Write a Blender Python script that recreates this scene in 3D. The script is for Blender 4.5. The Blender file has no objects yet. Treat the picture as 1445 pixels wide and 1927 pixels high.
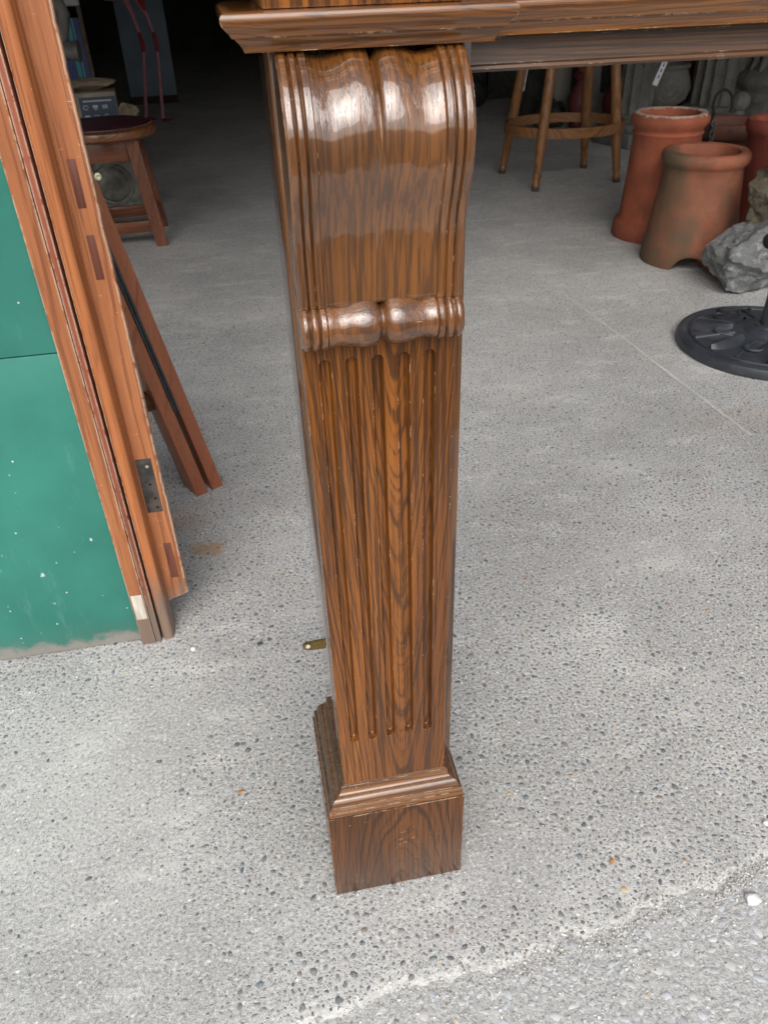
import bpy, bmesh, math, random
import numpy as np
from mathutils import Vector, Matrix, noise as mnoise

# ---------------------------------------------------------------- camera, sky, sun, exposure
scene = bpy.context.scene
COL = scene.collection
cam_data = bpy.data.cameras.new('camera')
cam = bpy.data.objects.new('camera', cam_data)
COL.objects.link(cam)
scene.camera = cam
PITCH, ROLL, YAW = 0.6153, -0.0359, 0.1688
fw = Vector((math.sin(YAW) * math.cos(PITCH), math.cos(YAW) * math.cos(PITCH), -math.sin(PITCH)))
rt = Vector((math.cos(YAW), -math.sin(YAW), 0))
up = rt.cross(fw)
rt2 = math.cos(ROLL) * rt + math.sin(ROLL) * up
up2 = -math.sin(ROLL) * rt + math.cos(ROLL) * up
M = Matrix((rt2, up2, -fw)).transposed().to_4x4()
M.translation = Vector((-0.0115, -0.5473, 1.0))
cam.matrix_world = M
cam_data.sensor_fit = 'VERTICAL'
cam_data.sensor_height = 36.0
cam_data.lens = 36.0 * 1450.9 / 1927.0
cam_data.clip_start = 0.01
cam_data.clip_end = 500
cam_data.dof.use_dof = True
cam_data.dof.focus_distance = 0.74
cam_data.dof.aperture_fstop = 18.0

world = bpy.data.worlds.new('World')
scene.world = world
world.use_nodes = True
wn = world.node_tree
wn.nodes.clear()
sky = wn.nodes.new('ShaderNodeTexSky')
sky.sky_type = 'NISHITA'
sky.sun_disc = False
SUN_EL, SUN_AZ = math.radians(44), math.radians(190)
sky.sun_elevation = SUN_EL
sky.sun_rotation = SUN_AZ
sky.air_density = 1.0
sky.dust_density = 4.0
sky.ozone_density = 1.0
hsv = wn.nodes.new('ShaderNodeHueSaturation')
hsv.inputs['Saturation'].default_value = 0.42
bg = wn.nodes.new('ShaderNodeBackground')
bg.inputs['Strength'].default_value = 0.15
wo = wn.nodes.new('ShaderNodeOutputWorld')
wn.links.new(sky.outputs[0], hsv.inputs['Color'])
wn.links.new(hsv.outputs[0], bg.inputs['Color'])
wn.links.new(bg.outputs[0], wo.inputs['Surface'])

sun_data = bpy.data.lights.new('sun', 'SUN')
sun_data.energy = 1.5
sun_data.angle = math.radians(58)
sun_data.color = (1.0, 0.995, 0.98)
sun = bpy.data.objects.new('sun', sun_data)
COL.objects.link(sun)
sd = Vector((math.sin(SUN_AZ) * math.cos(SUN_EL), math.cos(SUN_AZ) * math.cos(SUN_EL), math.sin(SUN_EL)))
sun.rotation_euler = (-sd).to_track_quat('-Z', 'Y').to_euler()
sun.location = (0, -3, 6)

vs = scene.view_settings
vs.view_transform = 'Standard'
vs.look = 'None'
vs.exposure = 0.40
vs.gamma = 1.0
vs.use_curve_mapping = False

random.seed(7)
RNG = np.random.default_rng(11)

# ---------------------------------------------------------------- helpers
def tag(o, label=None, cat=None, group=None, kind=None):
    if label: o['label'] = label
    if cat: o['category'] = cat
    if group: o['group'] = group
    if kind: o['kind'] = kind
    return o

def thing(name, loc, label, cat, rotz=0.0, group=None):
    o = bpy.data.objects.new(name, None)
    o.empty_display_size = 0.05
    COL.objects.link(o)
    o.location = loc
    o.rotation_euler = (0, 0, rotz)
    return tag(o, label, cat, group)

def link_mesh(name, me, mat, parent=None, smooth=True, sharp=35):
    if mat is not None and not me.materials:
        me.materials.append(mat)
    if smooth:
        me.polygons.foreach_set('use_smooth', [True] * len(me.polygons))
        me.set_sharp_from_angle(angle=math.radians(sharp))
    o = bpy.data.objects.new(name, me)
    COL.objects.link(o)
    if parent is not None:
        o.parent = parent
    return o

def obj(name, bm, mat, parent=None, smooth=True, sharp=35, recalc=True):
    if recalc:
        bmesh.ops.recalc_face_normals(bm, faces=bm.faces)
    me = bpy.data.meshes.new(name)
    bm.to_mesh(me)
    bm.free()
    return link_mesh(name, me, mat, parent, smooth, sharp)

def box_bm(x0, x1, y0, y1, z0, z1, bevel=0.002, seg=2, bm=None):
    nb = bmesh.new()
    bmesh.ops.create_cube(nb, size=1.0)
    for v in nb.verts:
        v.co = Vector(((x0 + x1) / 2 + v.co.x * (x1 - x0), (y0 + y1) / 2 + v.co.y * (y1 - y0), (z0 + z1) / 2 + v.co.z * (z1 - z0)))
    if bevel > 0:
        bmesh.ops.bevel(nb, geom=list(nb.edges), offset=bevel, segments=seg, profile=0.5, affect='EDGES')
    if bm is None:
        return nb
    me = bpy.data.meshes.new('tmp'); nb.to_mesh(me); nb.free(); bm.from_mesh(me); bpy.data.meshes.remove(me)
    return bm

def loft_bm(loops, closed=True, cap=True):
    bm = bmesh.new()
    rows = [[bm.verts.new(p) for p in l] for l in loops]
    n = len(rows[0])
    for a, b in zip(rows[:-1], rows[1:]):
        for i in range(n if closed else n - 1):
            j = (i + 1) % n
            bm.faces.new((a[i], a[j], b[j], b[i]))
    if cap and closed:
        bm.faces.new(rows[0][::-1]); bm.faces.new(rows[-1])
    return bm

def lathe_bm(prof, seg=48, jit=0.0, seed=0, cap=True):
    loops = []
    for r, z in prof:
        l = []
        for i in range(seg):
            a = 2 * math.pi * i / seg
            rr = r
            if jit:
                rr += jit * mnoise.noise(Vector((math.cos(a) * 2 + seed, math.sin(a) * 2, z * 9)))
            l.append((rr * math.cos(a), rr * math.sin(a), z))
        loops.append(l)
    return loft_bm(loops, True, cap)

def tube_bm(pts, rads, seg=12, cap=True):
    pts = [Vector(p) for p in pts]
    if not isinstance(rads, (list, tuple)):
        rads = [rads] * len(pts)
    loops = []
    ref = None
    for i, p in enumerate(pts):
        t = (pts[min(i + 1, len(pts) - 1)] - pts[max(i - 1, 0)]).normalized()
        if ref is None:
            ref = Vector((1, 0, 0)) if abs(t.x) < 0.9 else Vector((0, 1, 0))
        u = (ref - t * ref.dot(t)).normalized()
        ref = u
        v = t.cross(u)
        loops.append([p + rads[i] * (math.cos(2 * math.pi * k / seg) * u + math.sin(2 * math.pi * k / seg) * v) for k in range(seg)])
    return loft_bm(loops, True, cap)

def rock_bm(size, seed, sub=4, amp=0.18, freq=1.6, cuts=5, flat=0.0):
    rnd = random.Random(seed)
    bm = bmesh.new()
    bmesh.ops.create_icosphere(bm, subdivisions=sub, radius=1.0)
    planes = []
    for _ in range(cuts):
        n = Vector((rnd.uniform(-1, 1), rnd.uniform(-1, 1), rnd.uniform(-.6, 1))).normalized()
        planes.append((n, rnd.uniform(.55, .85)))
    off = Vector((seed * 3.1, seed * 1.7, seed * 0.9))
    for v in bm.verts:
        p = v.co.copy()
        for n, d in planes:
            k = p.dot(n) - d
            if k > 0:
                p -= n * k * 0.95
        nn = p.normalized()
        f = amp * mnoise.fractal(p * freq + off, 1.0, 2.0, 5) + amp * .30 * mnoise.fractal(p * freq * 4 + off, 0.7, 2.1, 5)
        p += nn * f
        v.co = Vector((p.x * size[0], p.y * size[1], max(p.z, -0.9) * size[2]))
    zmin = min(v.co.z for v in bm.verts)
    for v in bm.verts:
        v.co.z -= zmin
    return bm

# ---------------------------------------------------------------- material helpers
class NT:
    def __init__(self, name):
        self.m = bpy.data.materials.new(name)
        self.m.use_nodes = True
        self.t = self.m.node_tree
        self.b = self.t.nodes['Principled BSDF']
    def n(self, typ, **kw):
        nd = self.t.nodes.new(typ)
        for k, v in kw.items():
            setattr(nd, k, v)
        return nd
    def set(self, sock, val):
        if hasattr(val, 'is_output'):
            self.t.links.new(val, sock)
        else:
            sock.default_value = val
    def math(self, op, a, b=None, c=None, clamp=False):
        nd = self.n('ShaderNodeMath', operation=op)
        nd.use_clamp = clamp
        self.set(nd.inputs[0], a)
        if b is not None: self.set(nd.inputs[1], b)
        if c is not None: self.set(nd.inputs[2], c)
        return nd.outputs[0]
    def vmul(self, v, s):
        nd = self.n('ShaderNodeVectorMath', operation='MULTIPLY')
        self.set(nd.inputs[0], v); self.set(nd.inputs[1], s)
        return nd.outputs[0]
    def vadd(self, v, s):
        nd = self.n('ShaderNodeVectorMath', operation='ADD')
        self.set(nd.inputs[0], v); self.set(nd.inputs[1], s)
        return nd.outputs[0]
    def coord(self, which='Object'):
        return self.n('ShaderNodeTexCoord').outputs[which]
    def noise(self, v, scale=5, detail=3, rough=.55, dist=0.0, dim='3D'):
        nd = self.n('ShaderNodeTexNoise', noise_dimensions=dim)
        if dim == '1D': self.set(nd.inputs['W'], v)
        else: self.set(nd.inputs['Vector'], v)
        nd.inputs['Scale'].default_value = scale
        nd.inputs['Detail'].default_value = detail
        nd.inputs['Roughness'].default_value = rough
        nd.inputs['Distortion'].default_value = dist
        return nd.outputs['Fac']
    def voro(self, v, scale, feature='F1', out='Distance', rand=1.0):
        nd = self.n('ShaderNodeTexVoronoi', feature=feature)
        self.set(nd.inputs['Vector'], v)
        nd.inputs['Scale'].default_value = scale
        nd.inputs['Randomness'].default_value = rand
        return nd.outputs[out]
    def ss(self, x, a, b):
        nd = self.n('ShaderNodeMapRange', interpolation_type='SMOOTHSTEP')
        self.set(nd.inputs['Value'], x)
        inv = a > b
        nd.inputs['From Min'].default_value = min(a, b)
        nd.inputs['From Max'].default_value = max(a, b)
        nd.inputs['To Min'].default_value = 1.0 if inv else 0.0
        nd.inputs['To Max'].default_value = 0.0 if inv else 1.0
        return nd.outputs['Result']
    def mix(self, f, a, b, blend='MIX'):
        nd = self.n('ShaderNodeMix', data_type='RGBA', blend_type=blend)
        self.set(nd.inputs[0], f)
        self.set(nd.inputs[6], a if hasattr(a, 'is_output') else (*a, 1.0))
        self.set(nd.inputs[7], b if hasattr(b, 'is_output') else (*b, 1.0))
        return nd.outputs[2]
    def sep(self, v):
        nd = self.n('ShaderNodeSeparateXYZ'); self.set(nd.inputs[0], v)
        return nd.outputs
    def comb(self, x, y, z):
        nd = self.n('ShaderNodeCombineXYZ')
        self.set(nd.inputs[0], x); self.set(nd.inputs[1], y); self.set(nd.inputs[2], z)
        return nd.outputs[0]
    def bump(self, h, strength=.3, dist=.001, normal=None):
        nd = self.n('ShaderNodeBump')
        nd.inputs['Strength'].default_value = strength
        nd.inputs['Distance'].default_value = dist
        self.set(nd.inputs['Height'], h)
        if normal is not None: self.set(nd.inputs['Normal'], normal)
        return nd.outputs['Normal']
    def edge(self, radius, lo=.02, hi=.12):
        bv = self.n('ShaderNodeBevel', samples=4)
        bv.inputs['Radius'].default_value = radius
        g = self.n('ShaderNodeNewGeometry')
        d = self.n('ShaderNodeVectorMath', operation='DOT_PRODUCT')
        self.set(d.inputs[0], bv.outputs[0]); self.set(d.inputs[1], g.outputs['Normal'])
        return self.ss(self.math('SUBTRACT', 1.0, d.outputs['Value']), lo, hi)
    def out(self, col=None, rough=None, normal=None, **kw):
        if col is not None: self.set(self.b.inputs['Base Color'], col if hasattr(col, 'is_output') else (*col, 1.0))
        if rough is not None: self.set(self.b.inputs['Roughness'], rough)
        if normal is not None: self.set(self.b.inputs['Normal'], normal)
        for k, v in kw.items():
            self.set(self.b.inputs[k.replace('_', ' ')], v)
        return self.m

def wood(name, axis='Z', band_amt=.74, off=(0, 0, 0), light=(.31, .108, .019), mid=(.16, .053, .012), dark=(.020, .0115, .0075),
         centre=(0.09, -0.012), taper=-.11, ring=170, warp=.010, rough=.34, coat=1.0, wear=0.0, wear_r=.0016,
         wear_col=(.55, .42, .27), pore=1.0, band=(.46, .6), bump=.25, scuff=0.0, dust=0.0, coat_rough=.10, coat_ior=1.55, coat_bump=.22, foot=0.0, wear_sc=70, vflat=1.0):
    N = NT(name)
    s = N.sep(N.vadd(N.coord(), off))
    if axis == 'Z': u, v, w = s[0], s[1], s[2]
    elif axis == 'X': u, v, w = s[2], s[1], s[0]
    else: u, v, w = s[0], s[2], s[1]
    if vflat != 1.0: v = N.math('MULTIPLY', v, vflat)
    uvw = N.comb(u, v, w)
    wp = N.noise(N.vmul(uvw, (9, 9, 2.2)), 1, 3, .5)
    wp2 = N.noise(N.vmul(uvw, (60, 60, 14)), 1, 2, .5)
    du = N.math('SUBTRACT', u, centre[0]); dv = N.math('SUBTRACT', v, centre[1])
    r = N.math('SQRT', N.math('ADD', N.math('MULTIPLY', du, du), N.math('MULTIPLY', dv, dv)))
    r = N.math('ADD', r, N.math('MULTIPLY', w, taper))
    r = N.math('ADD', r, N.math('MULTIPLY', N.math('SUBTRACT', wp, .5), warp * 3))
    r = N.math('ADD', r, N.math('MULTIPLY', N.math('SUBTRACT', wp2, .5), warp * .2))
    bd = N.noise(N.math('MULTIPLY', r, ring), 1, 2, .6, dim='1D')
    pn = N.noise(N.vmul(uvw, (400, 400, 6)), 1, 3, .65)
    pores = N.ss(pn, .50, .58)
    fine = N.noise(N.vmul(uvw, (190, 190, 5)), 1, 3, .6)
    tone = N.noise(N.vmul(uvw, (14, 14, 1.6)), 1, 3, .55)
    col = N.mix(N.ss(tone, .3, .7), light, mid)
    col = N.mix(N.math('MULTIPLY', N.ss(fine, .42, .66), .6), col, mid)
    val = N.math('ADD', N.math('MULTIPLY', bd, .5), N.math('MULTIPLY', pn, .5))
    c0 = (band[0] + band[1]) / 2
    dk = N.math('MULTIPLY', N.ss(val, c0 - .05, c0 + .045), band_amt)
    dk = N.math('MAXIMUM', dk, N.math('MULTIPLY', pores, .55 * pore))
    col = N.mix(dk, col, dark)
    rg = N.math('ADD', rough, N.math('MULTIPLY', N.noise(uvw, 30, 4, .6), .12))
    if scuff > 0:
        sc = N.ss(N.noise(N.vmul(uvw, (90, 90, 400)), 1, 3, .6), .66, .72)
        sc = N.math('MULTIPLY', sc, N.ss(N.noise(uvw, 22, 3, .6), .5, .62))
        col = N.mix(N.math('MULTIPLY', sc, scuff), col, wear_col)
    if dust > 0:
        geo = N.n('ShaderNodeNewGeometry')
        gz = N.sep(geo.outputs['Normal'])[2]
        dm = N.math('MULTIPLY', N.ss(gz, .35, .9), N.ss(N.noise(uvw, 180, 4, .7), .38, .62))
        col = N.mix(N.math('MULTIPLY', dm, dust), col, (.42, .38, .33))
        rg = N.math('ADD', rg, N.math('MULTIPLY', dm, .25))
    if wear > 0:
        e = N.edge(wear_r)
        wm = N.math('MULTIPLY', e, N.ss(N.noise(uvw, wear_sc, 5, .78), .60 - .1 * wear, .68 - .1 * wear))
        col = N.mix(wm, col, wear_col)
    if foot > 0:       # weathered, muddy foot of the old door
        fz = N.math('ADD', N.sep(N.coord())[2], N.math('MULTIPLY', N.math('SUBTRACT', N.noise(N.vmul(uvw, (40, 40, 9)), 1, 5, .7), .5), .16))
        col = N.mix(N.math('MULTIPLY', N.ss(fz, foot, foot * .25), .8), col, (.17, .145, .12))
        ch = N.math('MULTIPLY', N.ss(N.noise(N.vmul(uvw, (130, 130, 30)), 1, 5, .75), .66, .70), N.ss(N.noise(uvw, 9, 3, .6), .48, .6))
        col = N.mix(N.math('MULTIPLY', ch, .7), col, wear_col)
        col = N.mix(N.math('MULTIPLY', N.ss(N.noise(N.vmul(uvw, (26, 26, 5)), 1, 5, .65), .54, .70), .45), col, dark)
    nrm = N.bump(N.math('SUBTRACT', fine, N.math('MULTIPLY', pores, .6)), bump, .0006)
    cn = N.bump(N.math('ADD', N.noise(N.vmul(uvw, (48, 48, 16)), 1, 3, .55), N.math('MULTIPLY', pores, -.16)), coat_bump, .0012)
    return N.out(col, rg, nrm, Coat_Weight=coat, Coat_Roughness=coat_rough, Coat_IOR=coat_ior, Coat_Normal=cn, Specular_IOR_Level=(.06 if coat > .7 else .25))

def plain(name, col, rough=.5, var=.25, scale=20, bump=.15, dist=.001, spec=.5, metal=0.0, dirt=None, dirt_amt=.5, stretch=(1, 1, 1), wear=0, wear_col=(.6, .55, .48), wear_r=.002):
    N = NT(name)
    c = N.vmul(N.coord(), stretch)
    a = N.noise(c, scale, 5, .6)
    dkc = tuple(x * (1 - var) for x in col); ltc = tuple(min(1, x * (1 + var)) for x in col)
    colr = N.mix(N.ss(a, .3, .7), dkc, ltc)
    if dirt:
        d = N.ss(N.noise(N.vadd(c, (3, 7, 1)), scale * .35, 6, .65), .48, .66)
        colr = N.mix(N.math('MULTIPLY', d, dirt_amt), colr, dirt)
    if wear:
        e = N.edge(wear_r)
        wm = N.math('MULTIPLY', e, N.ss(N.noise(c, scale * 5, 5, .75), .5 - .12 * wear, .6 - .12 * wear))
        colr = N.mix(wm, colr, wear_col)
    return N.out(colr, N.math('ADD', rough, N.math('MULTIPLY', a, .12)), N.bump(N.noise(c, scale * 8, 4, .65), bump, dist),
                 Metallic=metal, Specular_IOR_Level=spec)

# ================================================================ GROUND
def mat_concrete():
    N = NT('exposed_aggregate_concrete')
    c = N.coord()
    s = N.sep(c)
    flat = N.comb(s[0], s[1], 0.0)
    big = N.noise(flat, 2.2, 6, .6)
    patch = N.noise(N.vadd(N.vmul(flat, (1.6, 3.6, 1)), (4, 2, 0)), 4.2, 8, .72)
    col = N.mix(N.ss(big, .32, .68), (.36, .354, .342), (.50, .493, .478))
    col = N.mix(N.math('MULTIPLY', N.ss(patch, .50, .66), .6), col, (.63, .625, .60))
    mid_ = N.noise(flat, 190, 5, .75)
    col = N.mix(N.math('MULTIPLY', N.ss(mid_, .51, .63), .85), col, (.66, .66, .64))
    col = N.mix(N.math('MULTIPLY', N.ss(mid_, .49, .35), .85), col, (.20, .20, .20))
    # whiter laitance along the broken front edge
    ed = N.math('SUBTRACT', s[1], N.math('ADD', N.math('MULTIPLY', s[0], .115), -.140))
    ed = N.math('ADD', ed, N.math('MULTIPLY', N.math('SUBTRACT', N.noise(flat, 16, 5, .7), .5), .16))
    col = N.mix(N.math('MULTIPLY', N.ss(ed, .040, .0), N.math('MULTIPLY', N.ss(N.noise(flat, 60, 5, .75), .42, .60), .65)), col, (.66, .65, .61))
    grain = N.noise(flat, 520, 3, .7)
    col = N.mix(N.math('MULTIPLY', N.ss(grain, .56, .72), .55), col, (.66, .65, .62))
    col = N.mix(N.math('MULTIPLY', N.ss(grain, .44, .3), .5), col, (.17, .165, .16))
    # sand grains and far pebbles
    for sc, th, amt, lo in ((330, .26, .55, .35), (120, .30, .85, 1.75)):
        vd = N.n('ShaderNodeTexVoronoi', feature='F1')
        N.set(vd.inputs['Vector'], N.vadd(N.vmul(flat, (1, 1.25, 1)), (sc, 0, 0)))
        vd.inputs['Scale'].default_value = sc
        pm = N.ss(vd.outputs['Distance'], th + .12, th)
        rc = N.sep(vd.outputs['Color'])
        pm = N.math('MULTIPLY', pm, N.ss(rc[0], .40, .5))
        if lo > 1:
            pm = N.math('MULTIPLY', pm, N.ss(s[1], lo - .35, lo + .35))
        pm = N.math('MULTIPLY', pm, N.ss(patch, .72, .5))
        pc = N.mix(rc[1], (.10, .105, .11), (.26, .25, .235))
        col = N.mix(N.math('MULTIPLY', pm, amt), col, pc)
    # white lime flecks
    vw = N.n('ShaderNodeTexVoronoi', feature='F1')
    N.set(vw.inputs['Vector'], flat); vw.inputs['Scale'].default_value = 75
    wf = N.math('MULTIPLY', N.ss(vw.outputs['Distance'], .2, .1), N.ss(N.sep(vw.outputs['Color'])[2], .95, .97))
    col = N.mix(N.math('MULTIPLY', wf, .8), col, (.78, .77, .74))
    # rust coloured stains near the folded trestle
    for (cx, cy, rx, ry, k) in ((-.165, .80, .055, .035, .75), (-.22, .92, .09, .06, .35), (1.25, 1.05, .25, .10, .14)):
        ex = N.math('DIVIDE', N.math('SUBTRACT', s[0], cx), rx); ey = N.math('DIVIDE', N.math('SUBTRACT', s[1], cy), ry)
        dd = N.math('SQRT', N.math('ADD', N.math('MULTIPLY', ex, ex), N.math('MULTIPLY', ey, ey)))
        dd = N.math('ADD', dd, N.math('MULTIPLY', N.math('SUBTRACT', N.noise(flat, 45, 5, .7), .5), 1.8))
        col = N.mix(N.math('MULTIPLY', N.ss(dd, 1.0, .3), k), col, (.42, .24, .085))
    h = N.math('ADD', N.math('MULTIPLY', grain, .6), mid_)
    nrm = N.bump(h, .8, .0022)
    return N.out(col, .78, nrm, Specular_IOR_Level=.35)

def mat_tarmac():
    N = NT('worn_tarmac')
    c = N.coord()
    flat = N.vmul(c, (1, 1, 0))
    vd = N.n('ShaderNodeTexVoronoi', feature='F1'); N.set(vd.inputs['Vector'], flat); vd.inputs['Scale'].default_value = 105
    rc = N.sep(vd.outputs['Color'])
    stone = N.mix(rc[0], (.34, .345, .35), (.58, .585, .59))
    bind = N.mix(N.ss(N.noise(flat, 230, 5, .75), .3, .7), (.26, .26, .25), (.60, .595, .58))
    col = N.mix(N.math('MULTIPLY', N.ss(vd.outputs['Distance'], .42, .3), N.ss(rc[1], .35, .5)), bind, stone)
    col = N.mix(N.math('MULTIPLY', N.ss(N.noise(flat, 14, 6, .65), .52, .68), .4), col, (.56, .55, .52))
    h = N.math('ADD', N.math('MULTIPLY', vd.outputs['Distance'], -.8), N.noise(flat, 420, 4, .7))
    return N.out(col, .8, N.bump(h, .8, .0022), Specular_IOR_Level=.35)

M_CONC, M_TAR = mat_concrete(), mat_tarmac()
# tarmac yard: one sheet to the horizon, at the level just below the concrete slab
bm = bmesh.new()
vv = [bm.verts.new(p) for p in ((-60, -80, -.0025), (60, -80, -.0025), (60, 60, -.0025), (-60, 60, -.0025))]
bm.faces.new(vv)
tag(obj('ground', bm, M_TAR, smooth=False), 'pale worn tarmac yard in front of the concrete slab', 'ground', kind='structure')

N_ = NT('asphalt')
c_ = N_.coord()
M_ASPH = N_.out(N_.mix(N_.noise(c_, 90, 5, .7), (.06, .06, .061), (.14, .139, .136)), .85, N_.bump(N_.noise(c_, 200, 4, .7), .6, .003))
bm = bmesh.new()
bm.faces.new([bm.verts.new(p) for p in ((-58, -78, .0), (58, -78, .0), (58, -1.1, .0), (-58, -1.1, .0))])  # unseen sheet added behind the camera to darken what the oak reflects
tag(obj('reflection_sheet', bm, M_ASPH, smooth=False), 'unseen dark asphalt sheet behind the camera, added to darken reflections', 'reflection_sheet', kind='structure')

# slab front edge: broken, wandering line measured on the ground
EDGE = [(-6, -.60), (-1.2, -.26), (-.5, -.20), (-.066, -.150), (.08, -.137), (.225, -.125), (.36, -.112), (.47, -.098), (.569, -.082), (.8, -.05), (1.4, .02), (8, .5)]
def edge_y(x):
    for (xa, ya), (xb, yb) in zip(EDGE[:-1], EDGE[1:]):
        if xa <= x <= xb:
            y = ya + (yb - ya) * (x - xa) / (xb - xa)
            return y + .022 * mnoise.noise(Vector((x * 8, 3, 0))) + .011 * mnoise.noise(Vector((x * 38, 9, 0))) + .006 * mnoise.noise(Vector((x * 130, 1, 0)))
    return -.5
xs = list(np.concatenate([np.linspace(-6, -.8, 20), np.arange(-.78, 1.0, .003), np.linspace(1.02, 8, 30)]))
bm = bmesh.new()
rowA = [bm.verts.new((x, edge_y(x), -.014)) for x in xs]
rowB = [bm.verts.new((x, edge_y(x) + .004, -.003)) for x in xs]
rowC = [bm.verts.new((x, edge_y(x) + .016 + .006 * mnoise.noise(Vector((x * 60, 0, 4))), 0)) for x in xs]
rowD = [bm.verts.new((x, 14.4, 0)) for x in xs]
for a, b in ((rowA, rowB), (rowB, rowC), (rowC, rowD)):
    for i in range(len(xs) - 1):
        bm.faces.new((a[i], a[i + 1], b[i + 1], b[i]))
slab = tag(obj('concrete_floor', bm, M_CONC, smooth=False), 'grey exposed aggregate concrete floor under the oak surround', 'floor', kind='structure')

# pebbles set in the slab: real flat stones, scattered where the photograph is densest
def vnoise(x, y, s, seed):
    g = np.random.default_rng(seed).random((256, 256))
    X, Y = x * s + 40, y * s + 40
    xi, yi = np.floor(X).astype(int), np.floor(Y).astype(int)
    fx, fy = X - xi, Y - yi
    fx, fy = fx * fx * (3 - 2 * fx), fy * fy * (3 - 2 * fy)
    G = lambda a, b: g[a % 256, b % 256]
    return (G(xi, yi) * (1 - fx) * (1 - fy) + G(xi + 1, yi) * fx * (1 - fy) + G(xi, yi + 1) * (1 - fx) * fy + G(xi + 1, yi + 1) * fx * fy)

def pebble_mesh(name, cx, cy, r, asp, ang, h, z0, mat, nside=8, jag=.22, sink=.0008):
    n = len(cx)
    th = np.linspace(0, 2 * np.pi, nside, endpoint=False)[None, :] + RNG.uniform(-.18, .18, (n, nside))
    rr = r[:, None] * (1 + RNG.uniform(-jag, jag, (n, nside)))
    ex, ey = rr * np.cos(th), rr * np.sin(th) * asp[:, None]
    ca, sa = np.cos(ang)[:, None], np.sin(ang)[:, None]
    ox, oy = ex * ca - ey * sa, ex * sa + ey * ca
    V = np.zeros((n, 2 * nside + 1, 3), np.float32)
    V[:, :nside, 0] = cx[:, None] + ox; V[:, :nside, 1] = cy[:, None] + oy; V[:, :nside, 2] = z0 - sink
    V[:, nside:2 * nside, 0] = cx[:, None] + ox * .78; V[:, nside:2 * nside, 1] = cy[:, None] + oy * .78
    V[:, nside:2 * nside, 2] = z0 + h[:, None] * (0.75 + RNG.uniform(-.15, .15, (n, nside)))
    V[:, 2 * nside, 0] = cx; V[:, 2 * nside, 1] = cy; V[:, 2 * nside, 2] = z0 + h
    base = np.arange(n, dtype=np.int64)[:, None] * (2 * nside + 1)
    k = np.arange(nside); k2 = (k + 1) % nside
    quads = np.stack([k, k2, nside + k2, nside + k], 1).ravel()[None, :] + base
    tris = np.stack([nside + k, nside + k2, np.full(nside, 2 * nside)], 1).ravel()[None, :] + base
    loops = np.concatenate([quads, tris], 1).ravel()
    tot = np.tile(np.concatenate([np.full(nside, 4), np.full(nside, 3)]), n)
    start = np.concatenate([[0], np.cumsum(tot)[:-1]])
    me = bpy.data.meshes.new(name)
    me.vertices.add(n * (2 * nside + 1)); me.vertices.foreach_set('co', V.ravel())
    me.loops.add(len(loops)); me.loops.foreach_set('vertex_index', loops.astype(np.int32))
    me.polygons.add(len(tot)); me.polygons.foreach_set('loop_start', start.astype(np.int32)); me.polygons.foreach_set('loop_total', tot.astype(np.int32))
    me.polygons.foreach_set('use_smooth', np.ones(len(tot), bool))
    me.update(calc_edges=True)
    me.materials.append(mat)
    return me

def mat_pebble(name, ramp, rough=.5, cover=.35):
    N = NT(name)
    g = N.n('ShaderNodeNewGeometry')
    rp = N.n('ShaderNodeValToRGB')
    rp.color_ramp.interpolation = 'CONSTANT'
    el = rp.color_ramp.elements
    el[0].position = 0; el[0].color = (*ramp[0][1], 1)
    el[1].position = ramp[1][0]; el[1].color = (*ramp[1][1], 1)
    for p, c in ramp[2:]:
        e = el.new(p); e.color = (*c, 1)
    N.set(rp.inputs[0], g.outputs['Random Per Island'])
    c = N.coord()
    n = N.noise(c, 900, 4, .7)
    col = N.mix(N.math('MULTIPLY', N.ss(n, .5, .75), .45), rp.outputs[0], (.42, .41, .39))
    big = N.noise(c, 260, 3, .6)
    col = N.mix(N.math('MULTIPLY', N.ss(big, .50, .64), cover), col, (.46, .455, .44))
    return N.out(col, rough, N.bump(n, .3, .0006), Specular_IOR_Level=.4)

M_PEB = mat_pebble('dark_flint_pebbles', [(0, (.14, .145, .15)), (.16, (.19, .19, .19)), (.36, (.24, .24, .235)), (.56, (.29, .285, .28)), (.74, (.105, .115, .13)),
                                    (.80, (.16, .195, .205)), (.86, (.23, .195, .17)), (.92, (.36, .35, .33)), (.986, (.36, .20, .11)), (.992, (.48, .36, .18)), (.995, (.13, .12, .13))])
n0 = 700000
px = RNG.uniform(-.75, 2.3, n0); py = RNG.uniform(-.22, 2.05, n0)
keep = (px < .62 + .68 * (py + .1)) & (px > -.52 - .02 * py)
px, py = px[keep], py[keep]
ey = np.array([edge_y(x) for x in px])
den = vnoise(px * 1.6, py * 3.4, 2.6, 5) * .6 + vnoise(px, py, 9, 6) * .4
apron = np.clip((.62 - py + .25 * (px + .3)) / .25, 0, 1) * np.clip((.02 - px) / .25, 0, 1)      # smeared cement left of the leg
prob = np.clip((den - .12) * 2.4, .08, 1.0) * (1 - .95 * apron) * np.clip((2.1 - py) / .6, 0, 1)
prob *= np.where(py < -.0 + .10 * px, .7, 1.0)
keep = (py > ey + .014) & (RNG.random(len(px)) < prob)
px, py = px[keep], py[keep]
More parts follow.
